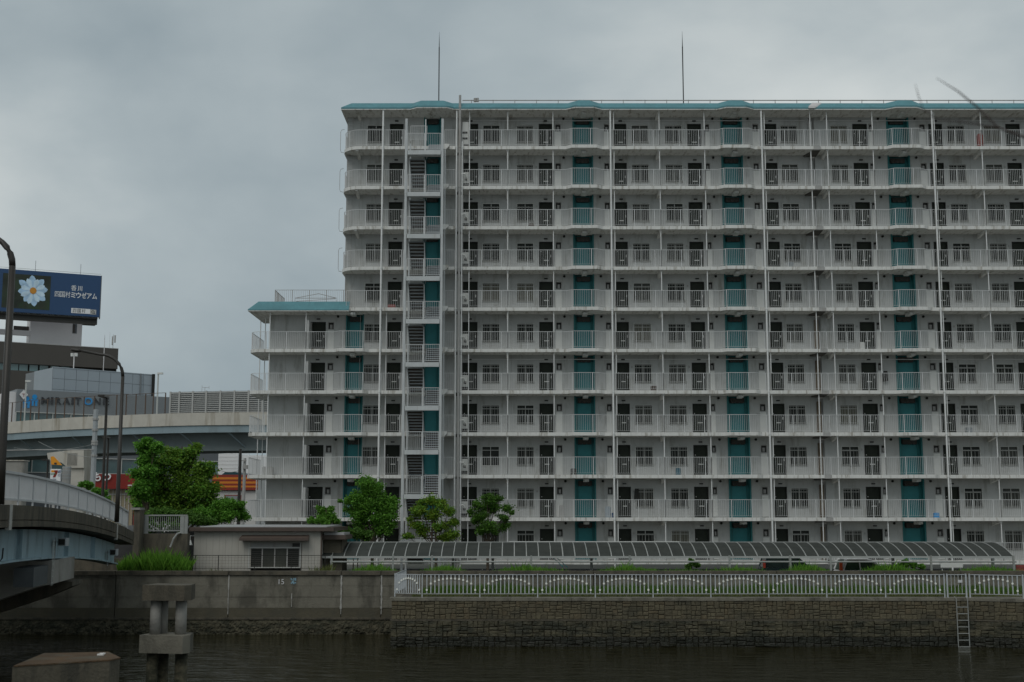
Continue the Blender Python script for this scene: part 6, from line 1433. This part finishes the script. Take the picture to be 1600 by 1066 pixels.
def grass(name, x0, x1, y0, y1, zf, n, h, m, label, seed, w=0.02, dens=None):
    rng = np.random.RandomState(seed); x_ = rng.uniform(x0, x1, n); y_ = rng.uniform(y0, y1, n); z_ = zf(x_, y_)
    hh = h*(rng.uniform(0.3, 0.95, n)+(rng.uniform(size=n) < 0.10)*rng.uniform(0.1, 0.5, n))
    if dens is not None: hh = hh*dens(x_)
    a = rng.uniform(0, 2*np.pi, n); lx = np.cos(a)*w; ly = np.sin(a)*w; bx = rng.normal(0, 0.2, n)*hh; by = rng.normal(0, 0.2, n)*hh
    v = np.stack([np.stack([x_-lx, y_-ly, z_], 1), np.stack([x_+lx, y_+ly, z_], 1), np.stack([x_+lx*.6+bx*.4, y_+ly*.6+by*.4, z_+hh*.6], 1), np.stack([x_+bx, y_+by, z_+hh], 1)], 1).reshape(-1,3)
    f = np.arange(n*4).reshape(-1,4)
    me = bpy.data.meshes.new(name); me.vertices.add(n*4); me.vertices.foreach_set('co', v.ravel()); me.loops.add(n*4); me.loops.foreach_set('vertex_index', f.ravel())
    me.polygons.add(n); me.polygons.foreach_set('loop_start', np.arange(0, n*4, 4)); me.polygons.foreach_set('loop_total', np.full(n, 4)); me.update()
    return tag(ob(name, me, m), label, 'grass', kind='stuff')
gl0, gl1 = X(188, 880, 64.3), X(296, 880, 64.3)
tag(ob('bank', MB().sweep([(gl0-3,63.85,GZ+0.92),(gl0-3,64.95,GZ+1.1),(gl0-3,64.95,GZ-0.2),(gl0-3,63.85,GZ-0.2)], [(gl1,63.85,GZ+0.92),(gl1,64.95,GZ+1.1),(gl1,64.95,GZ-0.2),(gl1,63.85,GZ-0.2)], True), 'soil'), 'soil bank under the tall grass', kind='structure')
def hump(x_):
    t_ = (x_-gl0)/(gl1-gl0); return 0.45+0.5*np.clip(np.sin(np.clip(t_*0.8+0.1,0,1)*np.pi), 0, 1)
grass('tall_grass', gl0, gl1, 63.9, 64.9, lambda x_, y_: GZ+0.92+0.16*(y_-63.9), 15000, 1.0, 'grass_tall', 'tall bright green grass on the bank beside the bridge', 1, 0.011, hump)
def patch(seed, k=0.55, amp=1.0):
    rng = np.random.RandomState(seed); f_ = rng.uniform(0.3, 1.3, 5); ph_ = rng.uniform(0, 6, 5)
    return lambda x_: np.clip(k+amp*0.3*sum(np.sin(f*x_*1.7+p) for f, p in zip(f_, ph_))/1.6, 0.12, 1.25)
tag(ob('verge', MB().box(X(300,885,64), 45, 63.83, 65.3, GZ-0.1, GZ+0.86), 'soil'), 'soil verge behind the flood wall coping', kind='structure')
grass('verge_grass', X(520,885,64.4), 28, 63.9, 65.2, lambda x_, y_: GZ+0.86+0*x_, 26000, 0.52, 'grass_tall', 'green weeds growing along the top of the flood wall', 2, 0.016, patch(3, 0.72, 0.8))
grass('verge_weeds', X(300,885,64.3), X(520,885,64.3), 63.9, 64.5, lambda x_, y_: GZ+0.86+0*x_, 1500, 0.62, 'grass_dry', 'thin yellowish weeds in front of the pump house', 3, 0.012, patch(5, 0.3, 1.3))
grass('promenade_grass', QX0+1.1, 26.5, YS+2.6, YW_-0.1, lambda x_, y_: PZ-0.02+0*x_, 20000, 0.50, 'grass_mix', 'green grass strip behind the quay railing', 4, 0.017, patch(8, 0.75, 0.35))
grass('quay_weeds', QX0+0.8, 26.5, YS+0.8, YS+1.6, lambda x_, y_: PZ-0.02+0*x_, 5000, 0.25, 'grass_dry', 'short dry weeds along the quay edge', 5, 0.014)
fl = MB(); rg_ = np.random.RandomState(4)
for i in range(24):
    p = at(rg_.choice([236, 256, 240, 260])+rg_.normal()*3, 826+rg_.normal()*3.5, aY+0.6); fl.box(p.x-0.025, p.x+0.03, p.y-0.03, p.y+0.03, p.z-0.03, p.z+0.03)
tag(ob('white_flowers', fl, 'flower_white'), 'white blossoms behind the short abutment railing', 'flowers', kind='stuff')
tree('garden_shrub', 255, 834, aY+1.2, [(238,824,7),(252,822,7),(266,824,8),(278,824,7)], 'leaf_dark', 2600, 0.10, 'dark shrub behind the short abutment railing', 13, 0.03, 'shrub', zbase=GZ)

# out-of-focus twigs close to the camera
tg = thing('overhanging_twig', at(1680, 235, 4.2), 'two bare blurred twigs reaching in at upper right', 'twig')
ob('twig_stem', MB().tube([at(1690,262,4.3), at(1600,214,4.2), at(1560,200,4.2), at(1525,166,4.2), at(1497,143,4.2), at(1463,122,4.2)], [0.008, 0.005, 0.0035, 0.0034, 0.0028, 0.0008], 6), 'twig', tg)
ob('twig_stem', MB().tube([at(1560,200,4.2), at(1500,190,4.15), at(1465,187,4.1), at(1443,172,4.1), at(1435,150,4.1), at(1430,131,4.1)], [0.0034, 0.0022, 0.002, 0.002, 0.0016, 0.0005], 6), 'twig', tg)
